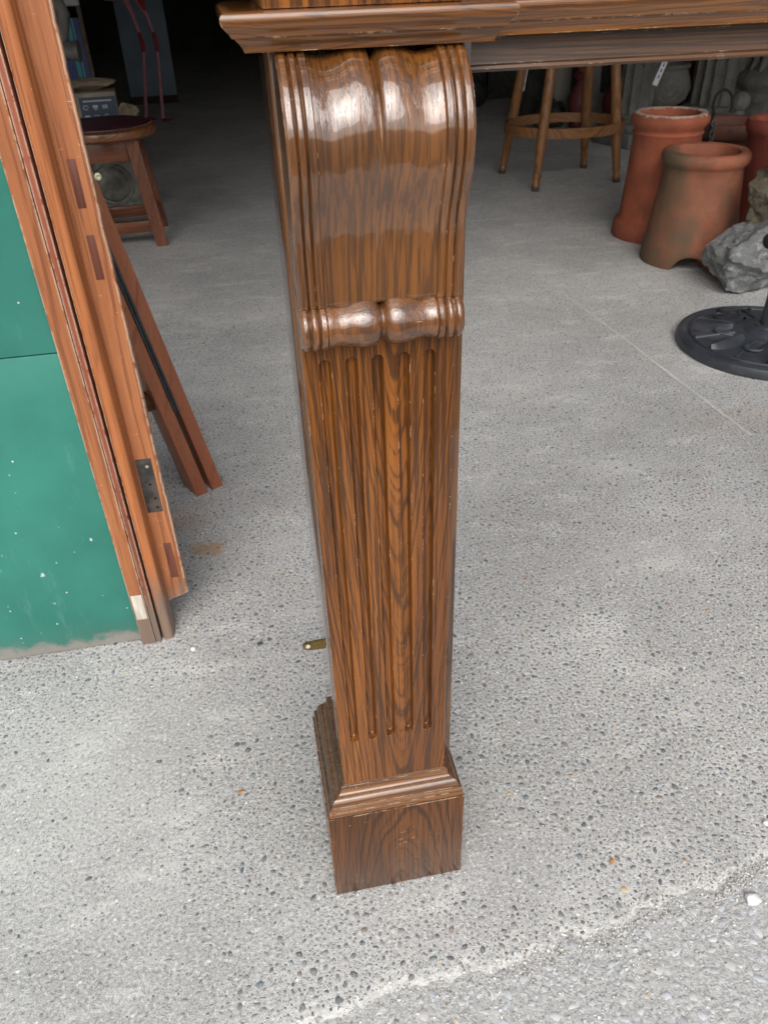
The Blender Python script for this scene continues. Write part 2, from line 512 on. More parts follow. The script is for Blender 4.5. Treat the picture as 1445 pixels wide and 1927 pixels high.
# thin out overlaps on a grid
rad = .0018 * np.exp(RNG.normal(0, .45, len(px)))
rad = np.clip(rad, .0012, .0058)
order = np.argsort(-rad)
cell = .0036
seen = {}
sel = []
for i in order:
    gx, gy = int(px[i] / cell), int(py[i] / cell)
    ok = True
    for ax in range(-3, 4):
        for ay in range(-3, 4):
            for j in seen.get((gx + ax, gy + ay), ()):
                if (px[i] - px[j]) ** 2 + (py[i] - py[j]) ** 2 < (1.0 * (rad[i] + rad[j])) ** 2:
                    ok = False; break
            if not ok: break
        if not ok: break
    if ok:
        seen.setdefault((gx, gy), []).append(i); sel.append(i)
sel = np.array(sel)
print('pebbles', len(sel))
me = pebble_mesh('pebbles', px[sel], py[sel], rad[sel] * 1.12, RNG.uniform(.42, .9, len(sel)), RNG.uniform(0, 6.28, len(sel)), np.clip(rad[sel] * .10, .0002, .0006), 0.0, M_PEB, 7, .26)
pb = bpy.data.objects.new('pebbles', me); COL.objects.link(pb)
tag(pb, 'dark flint pebbles exposed in the grey concrete floor', 'pebbles', kind='stuff')

# coarse pale chippings in the tarmac
M_CHIP = mat_pebble('pale_road_chippings', [(0, (.47, .48, .50)), (.2, (.40, .41, .43)), (.4, (.35, .36, .38)), (.55, (.44, .435, .42)), (.7, (.50, .505, .51)), (.82, (.32, .335, .35)), (.9, (.40, .43, .46)), (.985, (.5, .42, .30))], .7, .75)
n1 = 9000
cx = RNG.uniform(-.35, .95, n1); cy = RNG.uniform(-.42, .02, n1)
ey = np.array([edge_y(x) for x in cx])
keep = (cy < ey - .006)
cx, cy = cx[keep], cy[keep]
cr = np.clip(.0036 * np.exp(RNG.normal(0, .5, len(cx))), .0014, .0095)
order = np.argsort(-cr); seen = {}; sel = []
cell = .008
for i in order:
    gx, gy = int(cx[i] / cell), int(cy[i] / cell)
    if all((cx[i] - cx[j]) ** 2 + (cy[i] - cy[j]) ** 2 > (.95 * (cr[i] + cr[j])) ** 2
           for ax in range(-3, 4) for ay in range(-3, 4) for j in seen.get((gx + ax, gy + ay), ())):
        seen.setdefault((gx, gy), []).append(i); sel.append(i)
sel = np.array(sel)
me = pebble_mesh('road_chippings', cx[sel], cy[sel], cr[sel], RNG.uniform(.5, .95, len(sel)), RNG.uniform(0, 6.28, len(sel)), np.clip(cr[sel] * .09, .0003, .0008), -.0025, M_CHIP, 5, .42)
pb = bpy.data.objects.new('road_chippings', me); COL.objects.link(pb)
tag(pb, 'pale angular stone chippings in the tarmac at the front right', 'chippings', kind='stuff')

# dirt and crumbs caught along the broken slab edge, and grit on the floor
M_GRIT = mat_pebble('grit_crumbs', [(0, (.20, .19, .17)), (.3, (.32, .30, .27)), (.55, (.45, .44, .41)), (.8, (.66, .65, .62)), (.93, (.75, .74, .72))], .8)
gx1 = np.concatenate([RNG.uniform(-.12, .75, 500), RNG.normal(.30, .08, 600), RNG.normal(.53, .03, 400), RNG.uniform(-.12, .75, 1700)]); gy1 = np.array([edge_y(x) for x in gx1]) + np.concatenate([RNG.normal(-.003, .007, 1500), RNG.normal(-.03, .04, 1700)])
gx2 = RNG.uniform(-.5, .9, 700); gy2 = RNG.uniform(-.08, 1.5, 700)
gx3 = np.concatenate([RNG.normal(-.205, .022, 160), RNG.uniform(-.004, .175, 100)]); gy3 = np.concatenate([RNG.normal(.60, .045, 160), -np.abs(RNG.normal(0, .004, 100)) - .001])
gz = np.concatenate([np.where(gy1 < np.array([edge_y(x) for x in gx1]) + .006, -.0022, -.0005), np.zeros(960)])
gx = np.concatenate([gx1, gx2, gx3]); gy = np.concatenate([gy1, gy2, gy3])
gr = np.clip(.0010 * np.exp(RNG.normal(0, .4, len(gx))), .0005, .0024)
me = pebble_mesh('grit', gx, gy, gr, RNG.uniform(.5, 1, len(gx)), RNG.uniform(0, 6.28, len(gx)), gr * .8, 0.0, M_GRIT, 5, .3)
co = np.zeros(len(me.vertices) * 3, np.float32); me.vertices.foreach_get('co', co); co = co.reshape(-1, 3)
co[:, 2] += np.repeat(gz, 11); me.vertices.foreach_set('co', co.ravel())
pb = bpy.data.objects.new('grit', me); COL.objects.link(pb)
tag(pb, 'loose grit and crumbs on the floor and along the broken slab edge', 'grit', kind='stuff')

# old pour joint in the floor
M_JOINT = plain('pale_joint_mortar', (.47, .46, .44), .85, .15, 60)
bm = bmesh.new()
jp = [(1.07, 3.4), (1.086, 2.796), (1.12, 2.2), (1.163, 1.563), (1.181, 1.231), (1.20, .95)]
pts = []
for (xa, ya), (xb, yb) in zip(jp[:-1], jp[1:]):
    for k in range(24):
        t = k / 24
        pts.append((xa + (xb - xa) * t, ya + (yb - ya) * t))
L = []; R = []
for x, y in pts:
    w = .0045 + .003 * mnoise.noise(Vector((x * 20, y * 14, 2)))
    d = .004 * mnoise.noise(Vector((x * 5, y * 6, 7)))
    L.append(bm.verts.new((x - w + d, y, .0012))); R.append(bm.verts.new((x + w + d, y, .0012)))
for i in range(len(L) - 1):
    bm.faces.new((L[i], R[i], R[i + 1], L[i + 1]))
obj('floor_joint', bm, M_JOINT, slab, smooth=False)

# single loose stones and litter
M_WSTONE = plain('white_stone', (.70, .70, .68), .7, .12, 60, .4)
M_DSTONE = plain('dark_stone', (.06, .065, .07), .4, .2, 80, .3)
M_BROWN = plain('tan_flake', (.40, .20, .08), .7, .3, 90, .3)
def loose(name, loc, size, seed, mat, label, cat='stone', rz=0):
    o = obj(name, rock_bm(size, seed, 3, .12, 1.8, 6), mat)
    o.location = loc; o.rotation_euler.z = rz
    tag(o, label, cat)
loose('loose_stone', (.527, -.116, -.0025), (.0115, .0085, .005), 3, M_WSTONE, 'largest white angular stone lying in the dirty crack at right')
loose('loose_stone', (.606, -.022, .0), (.005, .004, .003), 5, M_WSTONE, 'small white stone near the right edge of the picture, on the slab')
loose('loose_stone', (-.191, .501, .0), (.0055, .0045, .003), 8, M_WSTONE, 'small white pebble on the bare cement beside the green door')
loose('loose_stone', (-.072, .489, .0), (.0055, .0042, .003), 9, M_DSTONE, 'small dark pebble on the bare cement left of the brass plate')
loose('leaf_flake', (-.118, .185, .0), (.0060, .0030, .0012), 12, M_BROWN, 'tan flake of dry leaf on the floor left of the plinth', 'flake', .2)
loose('leaf_flake', (.372, -.03, .0), (.0050, .0035, .0012), 14, M_BROWN, 'tan flake of dry leaf on the floor right of the plinth', 'flake', .9)

# ================================================================ WORKSHOP SHELL
M_WALL = plain('dark_wall', (.34, .325, .30), .85, .3, 3, .3, .003)
M_ROOF = plain('dark_roof', (.22, .21, .20), .85, .3, 3, .2, .003)
M_FACE = plain('rendered_front', (.36, .35, .33), .85, .15, 4, .3, .003)
ws = thing('workshop_building', (0, 0, 0), 'dark open fronted workshop behind the oak fire surround', 'building')
FY = .72
obj('front_wall', box_bm(-6, -2.3, FY, FY + .2, 0, 3.1, .004), M_FACE, ws)
obj('front_wall', box_bm(4.8, 8, FY, FY + .2, 0, 3.1, .004), M_FACE, ws)
obj('lintel', box_bm(-2.3, 4.8, FY, FY + .2, 2.0, 3.1, .004), M_FACE, ws)
obj('side_wall', box_bm(-2.7, -2.5, FY + .2, 14, 0, 3.1, .004), M_WALL, ws)
obj('side_wall', box_bm(5.6, 5.8, FY + .2, 14, 0, 3.1, .004), M_WALL, ws)
obj('back_wall', box_bm(-2.7, 5.8, 14, 14.2, 0, 3.1, .004), plain('shade_back_wall', (.04, .038, .035), .9, .3, 3), ws)  # near-black colour puts the deep interior's darkness into the wall
obj('roof', box_bm(-2.9, 6, FY - .02, 14.3, 3.102, 3.25, .004), M_ROOF, ws)

# ================================================================ OAK FIRE SURROUND
M_SHAFT = wood('oak_shaft', 'Z', wear=.4, wear_r=.0012, centre=(.098, .004), taper=-.080, ring=430, warp=.006, band=(.47, .55), band_amt=.70, coat_rough=.14, coat_ior=1.45, light=(.25, .086, .015), mid=(.135, .046, .010))
M_CARC = wood('oak_carcass', 'Z', off=(.21, .3, .1), light=(.20, .080, .022), mid=(.11, .045, .015), taper=-.03, ring=120, coat_rough=.05, coat_ior=1.7, coat_bump=.02)
M_CORB = wood('oak_corbel', 'Z', vflat=.28, band_amt=.50, off=(0, 0, .4), light=(.215, .080, .016), mid=(.105, .039, .010), dark=(.024, .0135, .0085), centre=(.122, .012), taper=.07, ring=300, warp=.014,
              rough=.3, wear=.35, wear_r=.001, pore=1.0, band=(.48, .56), bump=.18, coat_rough=.08, coat_ior=1.85, coat_bump=.42)
M_ROLL = wood('oak_roll', 'Z', band_amt=.6, off=(.3, .1, .9), light=(.20, .076, .020), mid=(.105, .039, .012), dark=(.035, .019, .011), centre=(.1, .5), taper=.3, ring=90, rough=.3, wear=.6, wear_r=.001, pore=.7, bump=.18, scuff=.5, coat_rough=.07, coat_ior=1.8, coat_bump=.36)
M_PLIN = wood('oak_plinth', 'Z', off=(.02, .15, .2), light=(.135, .050, .014), mid=(.075, .029, .010), dark=(.022, .013, .009), centre=(.11, .06), taper=.07, ring=420, warp=.008, wear=1.3, wear_r=.0016, scuff=.7, coat_rough=.2, coat_ior=1.38)
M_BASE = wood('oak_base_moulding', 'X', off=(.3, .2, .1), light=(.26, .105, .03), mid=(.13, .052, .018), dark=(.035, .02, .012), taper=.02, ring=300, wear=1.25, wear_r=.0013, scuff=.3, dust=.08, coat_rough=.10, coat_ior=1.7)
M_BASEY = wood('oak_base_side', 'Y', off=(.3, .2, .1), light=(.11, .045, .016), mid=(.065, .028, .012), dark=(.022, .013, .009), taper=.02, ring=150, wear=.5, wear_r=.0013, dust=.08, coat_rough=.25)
M_CAP = wood('oak_cap', 'X', band_amt=.6, off=(.7, .1, .05), light=(.25, .094, .020), mid=(.13, .048, .012), dark=(.028, .015, .009), centre=(1.02, .12), taper=.03, ring=1000, wear=.7, wear_r=.0012, coat_rough=.04, coat_ior=1.6)
M_RAIL = wood('oak_rail', 'X', off=(.1, .4, .05), light=(.12, .052, .019), mid=(.07, .032, .013), dark=(.030, .017, .011), centre=(.98, .45), taper=.03, ring=420, wear=.5, wear_r=.0012, coat_rough=.15, coat=.4)
M_FRIEZE = wood('oak_frieze', 'Z', off=(.4, .6, .05), taper=-.02, ring=210)
M_BRASS = plain('aged_brass', (.30, .22, .085), .35, .35, 120, .2, .0004, metal=.9, dirt=(.10, .08, .04), dirt_amt=.5)
M_SCREW = plain('screw_steel', (.62, .60, .42), .35, .2, 200, .1, metal=.8)
M_HOLE = plain('dark_hole', (.01, .01, .01), .9, .1)

sur = thing('fire_surround', (0, 0, 0), 'dark varnished oak fire surround with fluted leg and carved scroll corbel', 'fireplace')
XL, XR, YF, YB, PB = .0248, .1479, .0212, .195, .162
XM = .08635

def plinth_block():
    return box_bm(0, .1693, 0, PB, 0, .1668, .0012, 2)

def ring_loop(o, z, ol=1.0, back=PB - .001):      # U-shaped profile loop round shaft: offset o (0..1) towards the plinth edge
    return [(XL - o * .0248 * ol, back, z), (XL - o * .0248 * ol, YF - o * YF, z), (XR + o * .0214 * ol, YF - o * YF, z), (XR + o * .0214 * ol, back, z)]

def base_profile():
    p = [(.0, .167), (.90, .167), (.90, .1725), (.885, .1738)]
    for k in range(7):            # small bead
        a = -math.pi / 2 + math.pi * k / 6
        p.append((.80 + .09 * math.cos(a), .1768 + .0028 * math.sin(a)))
    p += [(.72, .1800), (.72, .1815)]
    for k in range(1, 14):        # ovolo, then a hollow up to the fillet against the shaft
        t = k / 13
        if t < .6:
            q = t / .6 * math.pi / 2
            p.append((.70 - .30 * (1 - math.cos(q)), .1815 + .0085 * math.sin(q)))
        else:
            q = (t - .6) / .4 * math.pi / 2
            p.append((.40 - .24 * math.sin(q), .1900 + .0085 * (1 - math.cos(q))))
    p += [(.155, .2000), (.14, .2014), (.06, .2020), (-.02, .2020)]
    return p

def base_moulding_front():
    # mitred front length
    bm = bmesh.new(); P = base_profile(); rows = []
    for o, z in P:
        l = ring_loop(o, z); rows.append((bm.verts.new(l[1]), bm.verts.new(l[2])))
    for (a, b), (c, d) in zip(rows[:-1], rows[1:]):
        bm.faces.new((a, b, d, c))
    return bm
def base_moulding_side(right):
    bm = bmesh.new(); P = base_profile(); rows = []
    for o, z in P:
        l = ring_loop(o, z)
        a, b = (l[2], l[3]) if right else (l[0], l[1])
        rows.append((bm.verts.new(a), bm.verts.new(b)))
    for (a, b), (c, d) in zip(rows[:-1], rows[1:]):
        bm.faces.new((a, b, d, c))
    bm.faces.new([r[1] if right else r[0] for r in rows])
    return bm

FLX = [XM - .0017 + (i - 2) * .0213 for i in range(5)]
ZFT, ZFB = .7466, .2778
def shaft_bm():
    hw = .0047
    xs = set([XL, XR])
    for c in FLX:
        for k in np.linspace(-1, 1, 19):
            xs.add(round(c + k * hw * 1.04, 6))
        xs.add(c - hw * 1.25); xs.add(c + hw * 1.25)
    for a, b in zip(FLX[:-1], FLX[1:]):
        xs.add((a + b) / 2)
    xs.add((XL + FLX[0] - hw) / 2); xs.add((XR + FLX[-1] + hw) / 2)
    xs = sorted(xs)
    zs = [.1668, .2016, .24, .262] + list(np.arange(ZFB - hw * 1.3, ZFB + hw * 1.6, .0007)) + list(np.linspace(.30, .72, 15)) + list(np.arange(ZFT - hw * 1.6, ZFT + hw * 1.3, .0007)) + [.757, .775, .80]
    def depth(x, z):
        m = 0.0
        for c in FLX:
            dx = abs(x - c)
            dz = max(0, z - (ZFT - hw), (ZFB + hw) - z)
            d = math.hypot(dx, dz) / hw
            if d < 1:
                m = max(m, .0085 * (1 - d ** 5) ** .5)
        return m
    bm = bmesh.new()
    G = [[bm.verts.new((x, YF + depth(x, z), z)) for x in xs] for z in zs]
    for a, b in zip(G[:-1], G[1:]):
        for i in range(len(xs) - 1):
            bm.faces.new((a[i], a[i + 1], b[i + 1], b[i]))
    # sides, back
    bk = [[bm.verts.new((x, .050, z)) for x in (XL, XR)] for z in zs]
    for k in range(len(zs) - 1):
        bm.faces.new((G[k][0], G[k + 1][0], bk[k + 1][0], bk[k][0]))
        bm.faces.new((G[k][-1], bk[k][1], bk[k + 1][1], G[k + 1][-1]))
        bm.faces.new((bk[k][0], bk[k + 1][0], bk[k + 1][1], bk[k][1]))
    return bm

# corbel: cyma profile (y, z) measured on the photograph, carved with beads and two lobes
PROF = [(.0150, .7860), (.0040, .7930), (.0018, .8050), (.0008, .8200), (-.0004, .8350), (-.0030, .8500), (-.0072, .8640), (-.0125, .8760), (-.0168, .8880), (-.0195, .9000), (-.0203, .9100), (-.0190, .9200), (-.0150, .9305), (-.0085, .9410), (.0005, .9500), (.0100, .9570), (.0160, .9600)]
def spline(P, n):
    out = []
    m = len(P)
    for k in range(n):
        t = k / (n - 1) * (m - 1)
        i = min(int(t), m - 2); f = t - i
        p0, p1, p2, p3 = P[max(i - 1, 0)], P[i], P[i + 1], P[min(i + 2, m - 1)]
        out.append(tuple(.5 * (2 * p1[j] + (-p0[j] + p2[j]) * f + (2 * p0[j] - 5 * p1[j] + 4 * p2[j] - p3[j]) * f * f + (-p0[j] + 3 * p1[j] - 3 * p2[j] + p3[j]) * f ** 3) for j in range(2)))
    return out
def sstep(a, b, x):
    t = min(1, max(0, (x - a) / (b - a))); return t * t * (3 - 2 * t)
def carve(t, s):
    """height over the profile in metres; t = |x| across (0 centre .. 1 edge), s = 0 bottom .. 1 top"""
    a = abs(t)
    h = 0.0
    if a > .685:
        h -= .0026 * math.exp(-((a - .885) / .013) ** 2)
        h -= .0028 * math.exp(-((a - .790) / .013) ** 2)
        h -= .0012 * sstep(.965, 1.0, a)
        if a < .70: h -= .0026 * (1 - (a - .685) / .015)
    else:
        k = sstep(.45, .98, s)           # how deep the lobes are carved: fades towards the bottom
        h -= .0026 + .0004 * k
        wav = -.0025 * math.exp(-((a - .50) / .15) ** 2)
        wav += .0021 * math.exp(-((a - .19) / .15) ** 2)
        h += k * wav
        h -= (.0007 + .0046 * k) * math.exp(-(a / .032) ** 2)
        h -= .0012 * (1 - k) * math.exp(-(a / .45) ** 2)
    return h
def corbel_bm():
    S = spline(PROF, 130)
    ts = sorted(set(np.round(np.concatenate([np.linspace(-1, 1, 121), np.linspace(-1, -.68, 40), np.linspace(.68, 1, 40), np.linspace(-.12, .12, 25)]), 5)))
    hw = (XR - XL) / 2 - .0002
    bm = bmesh.new(); G = []
    for k, (y, z) in enumerate(S):
        y0, z0 = S[max(k - 1, 0)]; y1, z1 = S[min(k + 1, len(S) - 1)]
        ty, tz = y1 - y0, z1 - z0
        L = math.hypot(ty, tz)
        ny, nz = -tz / L, ty / L      # outward (towards -y)
        s = k / (len(S) - 1)
        row = []
        for t in ts:
            h = carve(t, s)
            h += .00022 * mnoise.noise(Vector((t * 9, z * 90, 3)))          # tool marks
            row.append(bm.verts.new((XM + t * hw, y + ny * h, min(z + nz * h, .9605))))
        G.append(row)
    for a, b in zip(G[:-1], G[1:]):
        for i in range(len(ts) - 1):
            bm.faces.new((a[i], a[i + 1], b[i + 1], b[i]))
    for side in (0, -1):
        bk = [bm.verts.new((r[side].co.x, .052, r[side].co.z)) for r in G]
        for k in range(len(G) - 1):
            bm.faces.new((G[k][side], G[k + 1][side], bk[k + 1], bk[k]) if side == 0 else (G[k][side], bk[k], bk[k + 1], G[k + 1][side]))
    return bm
def roll_bm():
    prof = []
    hw = (XR - XL) / 2 + .0006
    for t in np.linspace(-1, 1, 170):
        a = abs(t)
        r = .0178
        if a > .69:
            r = .0176
            r -= .0026 * math.exp(-((a - .885) / .018) ** 2) + .0026 * math.exp(-((a - .775) / .016) ** 2)
            r -= .0022 * sstep(.94, 1.0, a) ** 2
            r += .0006 * math.exp(-((a - .83) / .03) ** 2)
        else:
            r = .0152 + .0035 * math.exp(-((a - .20) / .22) ** 2) + .0014 * sstep(.52, .67, a)
            r -= .0044 * math.exp(-(a / .05) ** 2)
            r -= .002 * math.exp(-((a - .69) / .012) ** 2)
        prof.append((r, XM + t * hw))
    loops = []
    seg = 56
    for r, x in prof:
        l = []
        for i in range(seg):
            an = 2 * math.pi * i / seg
            rr = r + .00025 * mnoise.noise(Vector((x * 130, math.cos(an) * 3, math.sin(an) * 3)))
            l.append((x, .0105 + rr * math.cos(an), .7790 + rr * math.sin(an)))
        loops.append(l)
    return loft_bm(loops, True, True)

CAPP = [(0, 0.959), (0.0002, 0.96), (0.0012, 0.9618), (0.003, 0.964), (0.0055, 0.966), (0.006, 0.9668), (0.0082, 0.96719), (0.0086, 0.96812), (0.0094, 0.96924), (0.0108, 0.97055), (0.0124, 0.97186), (0.0138, 0.97336), (0.0146, 0.97504), (0.0148, 0.97654), (0.0144, 0.97803), (0.0132, 0.97934), (0.0112, 0.98028), (0.0085, 0.98084), (0.004, 0.98103)]
def cap_bm(x0, x1, yf, back, ends=True):
    loops = []
    ex = 1 if ends else 0
    first = (.0, CAPP[0][1])
    for o, z in CAPP:
        loops.append([(x0 - o * ex * .86, back, z), (x0 - o * ex * .86, yf - o * .62, z), (x1 + o * ex * .86, yf - o * .62, z), (x1 + o * ex * .86, back, z)])
    bm = loft_bm(loops, True, True)
    return bm

def build_leg(dx):
    parts = []
    pl = obj('plinth_block', plinth_block(), M_PLIN, sur); parts.append(pl)
    parts.append(obj('base_moulding', base_moulding_front(), M_BASE, sur, sharp=28))
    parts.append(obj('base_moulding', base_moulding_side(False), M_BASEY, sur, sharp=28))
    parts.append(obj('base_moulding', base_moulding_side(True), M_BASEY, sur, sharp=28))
    parts.append(obj('fluted_shaft', shaft_bm(), M_SHAFT, sur, sharp=30))
    parts.append(obj('leg_box', box_bm(XL - .0006, XR + .0155, .0505, YB, .1670, .9585, .0012), M_CARC, sur))
    co = obj('corbel', corbel_bm(), M_CORB, sur, sharp=60); parts.append(co)
    parts.append(obj('scroll_roll', roll_bm(), M_ROLL, sur, sharp=50))
    parts.append(obj('cap_moulding', cap_bm(.0067, .1661, .0084, YB), M_CAP, sur, sharp=32))
    parts.append(obj('upper_pilaster', box_bm(.0200, .1440, .006, .0995, .9812, 1.09, .0012), M_FRIEZE, sur))
    if dx:
        for p in parts: p.location.x = dx
    return parts
left_leg = build_leg(0)
RX = 1.15
for p in left_leg:
    q = p.copy(); COL.objects.link(q); q.parent = sur; q.location.x = RX
# rail between the legs: crown with the same section set back, flat fascia, bead, and the frieze above
obj('crown_rail', cap_bm(.1600, RX + .006, .050, YB, ends=False), M_CAP, sur, sharp=32)
loops = []
for y, z in ((.062, .9588), (.062, .9575), (.066, .9568), (.066, .9420), (.0655, .9408), (.0625, .9398), (.0615, .9380), (.0625, .9364), (.066, .9358), (.11, .9358), (.11, .9588)):
    loops.append((y, z))
bm = loft_bm([[(x, y, z) for y, z in loops] for x in (.1565, RX + .0208)], True, True)
obj('rail_fascia', bm, M_RAIL, sur, sharp=30)
obj('frieze', box_bm(.0215, RX + .143, .100, YB, .9814, 1.09, .0012), M_FRIEZE, sur)
obj('mantel_shelf', box_bm(-.012, RX + .185, .000, YB + .005, 1.0905, 1.118, .006, 4), M_CAP, sur)
# brass mirror plate on the back of the leg
bm = bmesh.new()
zc = .266
out = []
for k in range(17):
    a = math.pi / 2 + math.pi * k / 16
    out.append((.0075 + .0075 * math.cos(a), zc + .0075 * math.sin(a)))
out = [(.040, zc + .0085), (.021, zc + .0085), (.016, zc + .0080)] + out + [(.016, zc - .0080), (.021, zc - .0085), (.040, zc - .0085)]
f = [bm.verts.new((x, YB + .0008, z)) for x, z in out]; b = [bm.verts.new((x, YB + .0026, z)) for x, z in out]
bm.faces.new(f); bm.faces.new(b[::-1])
for i in range(len(out)):
    j = (i + 1) % len(out); bm.faces.new((f[i], b[i], b[j], f[j]))
plate = obj('wall_plate', bm, M_BRASS, sur, sharp=40)
plate.location = (-.001, 0, 0)
me_hole = bmesh.new(); bmesh.ops.create_cone(me_hole, cap_ends=True, segments=20, radius1=.0030, radius2=.0030, depth=.0008)
hole = obj('screw_hole', me_hole, plain('hole_rim', (.62, .60, .55), .6, .1), plate)
hole.location = (.0075, YB + .0005, zc); hole.rotation_euler = (math.pi / 2, 0, 0)

# ================================================================ GREEN DOOR WITH TIMBER EDGE
def mat_green():
    N = NT('scuffed_green_paint')
    c = N.coord(); s = N.sep(c)
    n = N.noise(c, 6, 6, .6)
    col = N.mix(N.ss(n, .3, .7), (.024, .165, .125), (.034, .205, .160))
    sc = N.math('MULTIPLY', N.ss(N.noise(N.vmul(c, (1.0, 1, .25)), 22, 6, .75), .56, .74), .24)
    col = N.mix(sc, col, (.20, .38, .32))
    scr = N.math('MULTIPLY', N.ss(N.noise(N.vadd(N.vmul(c, (30, 1, 4)), (2, 0, 5)), 6, 3, .6, 1.5), .70, .74), .35)
    col = N.mix(scr, col, (.25, .42, .37))
    vd = N.n('ShaderNodeTexVoronoi', feature='F1'); wob = N.n('ShaderNodeTexNoise'); wob.inputs['Scale'].default_value = 90; N.set(wob.inputs['Vector'], c)
    N.set(vd.inputs['Vector'], N.vadd(N.vmul(c, (1, 0, .8)), N.vmul(wob.outputs['Color'], (.012, 0, .012)))); vd.inputs['Scale'].default_value = 34
    sp = N.math('MULTIPLY', N.ss(vd.outputs['Distance'], .13, .07), N.ss(N.sep(vd.outputs['Color'])[0], .87, .90))
    sp = N.math('MULTIPLY', sp, N.ss(s[2], .62, .35))
    vd2 = N.n('ShaderNodeTexVoronoi', feature='F1'); N.set(vd2.inputs['Vector'], N.vmul(c, (1, 0, .9))); vd2.inputs['Scale'].default_value = 90
    sp2 = N.math('MULTIPLY', N.ss(vd2.outputs['Distance'], .16, .09), N.ss(N.sep(vd2.outputs['Color'])[0], .94, .96))
    col = N.mix(N.math('MULTIPLY', N.math('MAXIMUM', sp, sp2), .9), col, (.68, .70, .66))
    # mud splash along the foot
    edge = N.math('ADD', s[2], N.math('MULTIPLY', N.math('SUBTRACT', N.noise(c, 28, 6, .7), .5), .07))
    col = N.mix(N.math('MULTIPLY', N.ss(edge, .075, .0), .35), col, (.10, .11, .10))
    col = N.mix(N.ss(edge, .034, .012), col, (.25, .235, .21))
    rg = N.math('ADD', .20, N.math('MULTIPLY', N.noise(c, 14, 5, .6), .3))
    return N.out(col, rg, N.bump(N.noise(c, 40, 5, .6), .12, .002))
M_GREEN = mat_green()
PINE = dict(light=(.41, .160, .062), mid=(.29, .100, .040), dark=(.13, .042, .021), ring=150, taper=-.015, warp=.006, rough=.42, coat=.15, coat_rough=.3, pore=.25, band=(.5, .6), band_amt=.6, wear_sc=38, bump=.3, wear_col=(.66, .55, .42))
M_PINE1 = wood('pine_stile', 'Z', off=(.6, .2, .3), centre=(.4, .8), wear=1.9, wear_r=.005, scuff=.6, foot=.16, **PINE)
M_PINE2 = wood('pine_bead', 'Z', off=(.9, .6, .1), centre=(.75, 1.2), wear=2.0, wear_r=.005, foot=.20, **{**PINE, 'light': (.43, .155, .054), 'mid': (.32, .105, .038)})
M_PINE3 = wood('pine_edge_board', 'Z', off=(1.3, .4, .8), centre=(1.1, .9), wear=2.2, wear_r=.005, scuff=.5, foot=.13, **PINE)
M_REDW = wood('red_stained_strip', 'Z', off=(.2, .9, .5), centre=(-.05, 1.5), wear=2.0, wear_r=.005, foot=.16, **{**PINE, 'light': (.30, .085, .042), 'mid': (.24, .065, .034), 'dark': (.14, .04, .022)})
M_MORT = wood('shaded_mortise_plug', 'Z', off=(.1, .9, .5), **{**PINE, 'light': (.17, .055, .033), 'mid': (.12, .04, .026), 'dark': (.06, .022, .016), 'rough': .6})  # wood tone darkened to put in the shade of an uncut mortise
M_HINGE = plain('hinge_recess_shade', (.035, .035, .033), .8, .5, 60, .6, .001, dirt=(.12, .09, .07))  # near-black colour puts the shade of an uncut recess on the board
M_FOOT = plain('weathered_end_grain', (.24, .21, .18), .85, .3, 60, .5, .002, stretch=(1, 1, .2))
door = thing('green_door', (-.283, .54, 0), 'green painted door with worn orange timber edge, left of the oak surround', 'door')
HT = 1.85
obj('door_panel', box_bm(-.567, -.0005, .0065, .045, .567, HT, .0012), M_GREEN, door)
obj('door_panel', box_bm(-.567, -.0005, .0065, .045, .004, .5652, .0012), M_GREEN, door)
obj('stile', box_bm(0, .0245, -.0060, .045, .0, HT, .0015), M_PINE1, door)
obj('red_strip', box_bm(.0250, .0345, -.0045, .045, .0, HT, .0015), M_REDW, door)
# round nosed bead with its groove
L = []
for z in (0.0, HT):
    l = [(.0375, .045, z), (.0375, .004, z)]
    for k in range(9):
        a = math.pi * (1 - k / 8)
        l.append((.0470 + .0090 * math.cos(a), .004 - .0050 * math.sin(a), z))
    l += [(.0565, .012, z), (.0580, .016, z), (.0580, .045, z)]
    L.append(l)
obj('bead_strip', loft_bm(L), M_PINE2, door, sharp=40)
# edge board; the hinge recess shade is coloured onto it, not cut
bm = bmesh.new()
zs = np.linspace(0, 1, 420)
loops = []
for k, t in enumerate(zs):
    wob = .0012 * mnoise.noise(Vector((0, 0, t * 40))) - .0022 * max(0, mnoise.noise(Vector((5, 0, t * 150))) - .1)
    def zz(u):  # slanting sawn foot
        z0 = .066 + .3 * u * .045
        return z0 + (HT - z0) * t
    x0, x1 = .0555, .0955 + wob
    loops.append([(x0, .030, zz(0)), (x1 - .0015, .030, zz(1)), (x1, .0315, zz(1)), (x1, .041, zz(1)), (x0, .041, zz(0))])
obj('edge_board', loft_bm(loops), M_PINE3, door, sharp=30)
for z0, z1, x0, x1 in ((.752, .812, .0690, .0800), (.657, .717, .0700, .0810)):
    obj('shaded_mortise_plug', box_bm(x0, x1, .0292, .034, z0, z1, .0004), M_MORT, door)
hg = obj('hinge_recess_shade', box_bm(.0600, .0850, .0293, .034, .262, .366, .0006), M_HINGE, door)
for xx, zz_ in ((.0765, .352), (.0750, .318), (.0780, .290), (.0780, .272)):
    bm = bmesh.new(); bmesh.ops.create_cone(bm, cap_ends=True, segments=14, radius1=.0022, radius2=.0026, depth=.001)
    o = obj('screw_head', bm, M_SCREW if zz_ > .34 else M_HOLE, hg); o.location = (xx, .0290, zz_); o.rotation_euler.x = math.pi / 2
obj('shaded_mortise_plug', box_bm(.0720, .0850, .0292, .034, .118, .195, .0006), M_MORT, door)
obj('pale_repair', box_bm(.0030, .0215, -.0066, -.004, .062, .118, .0008), plain('bare_scraped_wood', (.52, .47, .40), .8, .2, 120, .4, stretch=(1, 1, .2)), door)

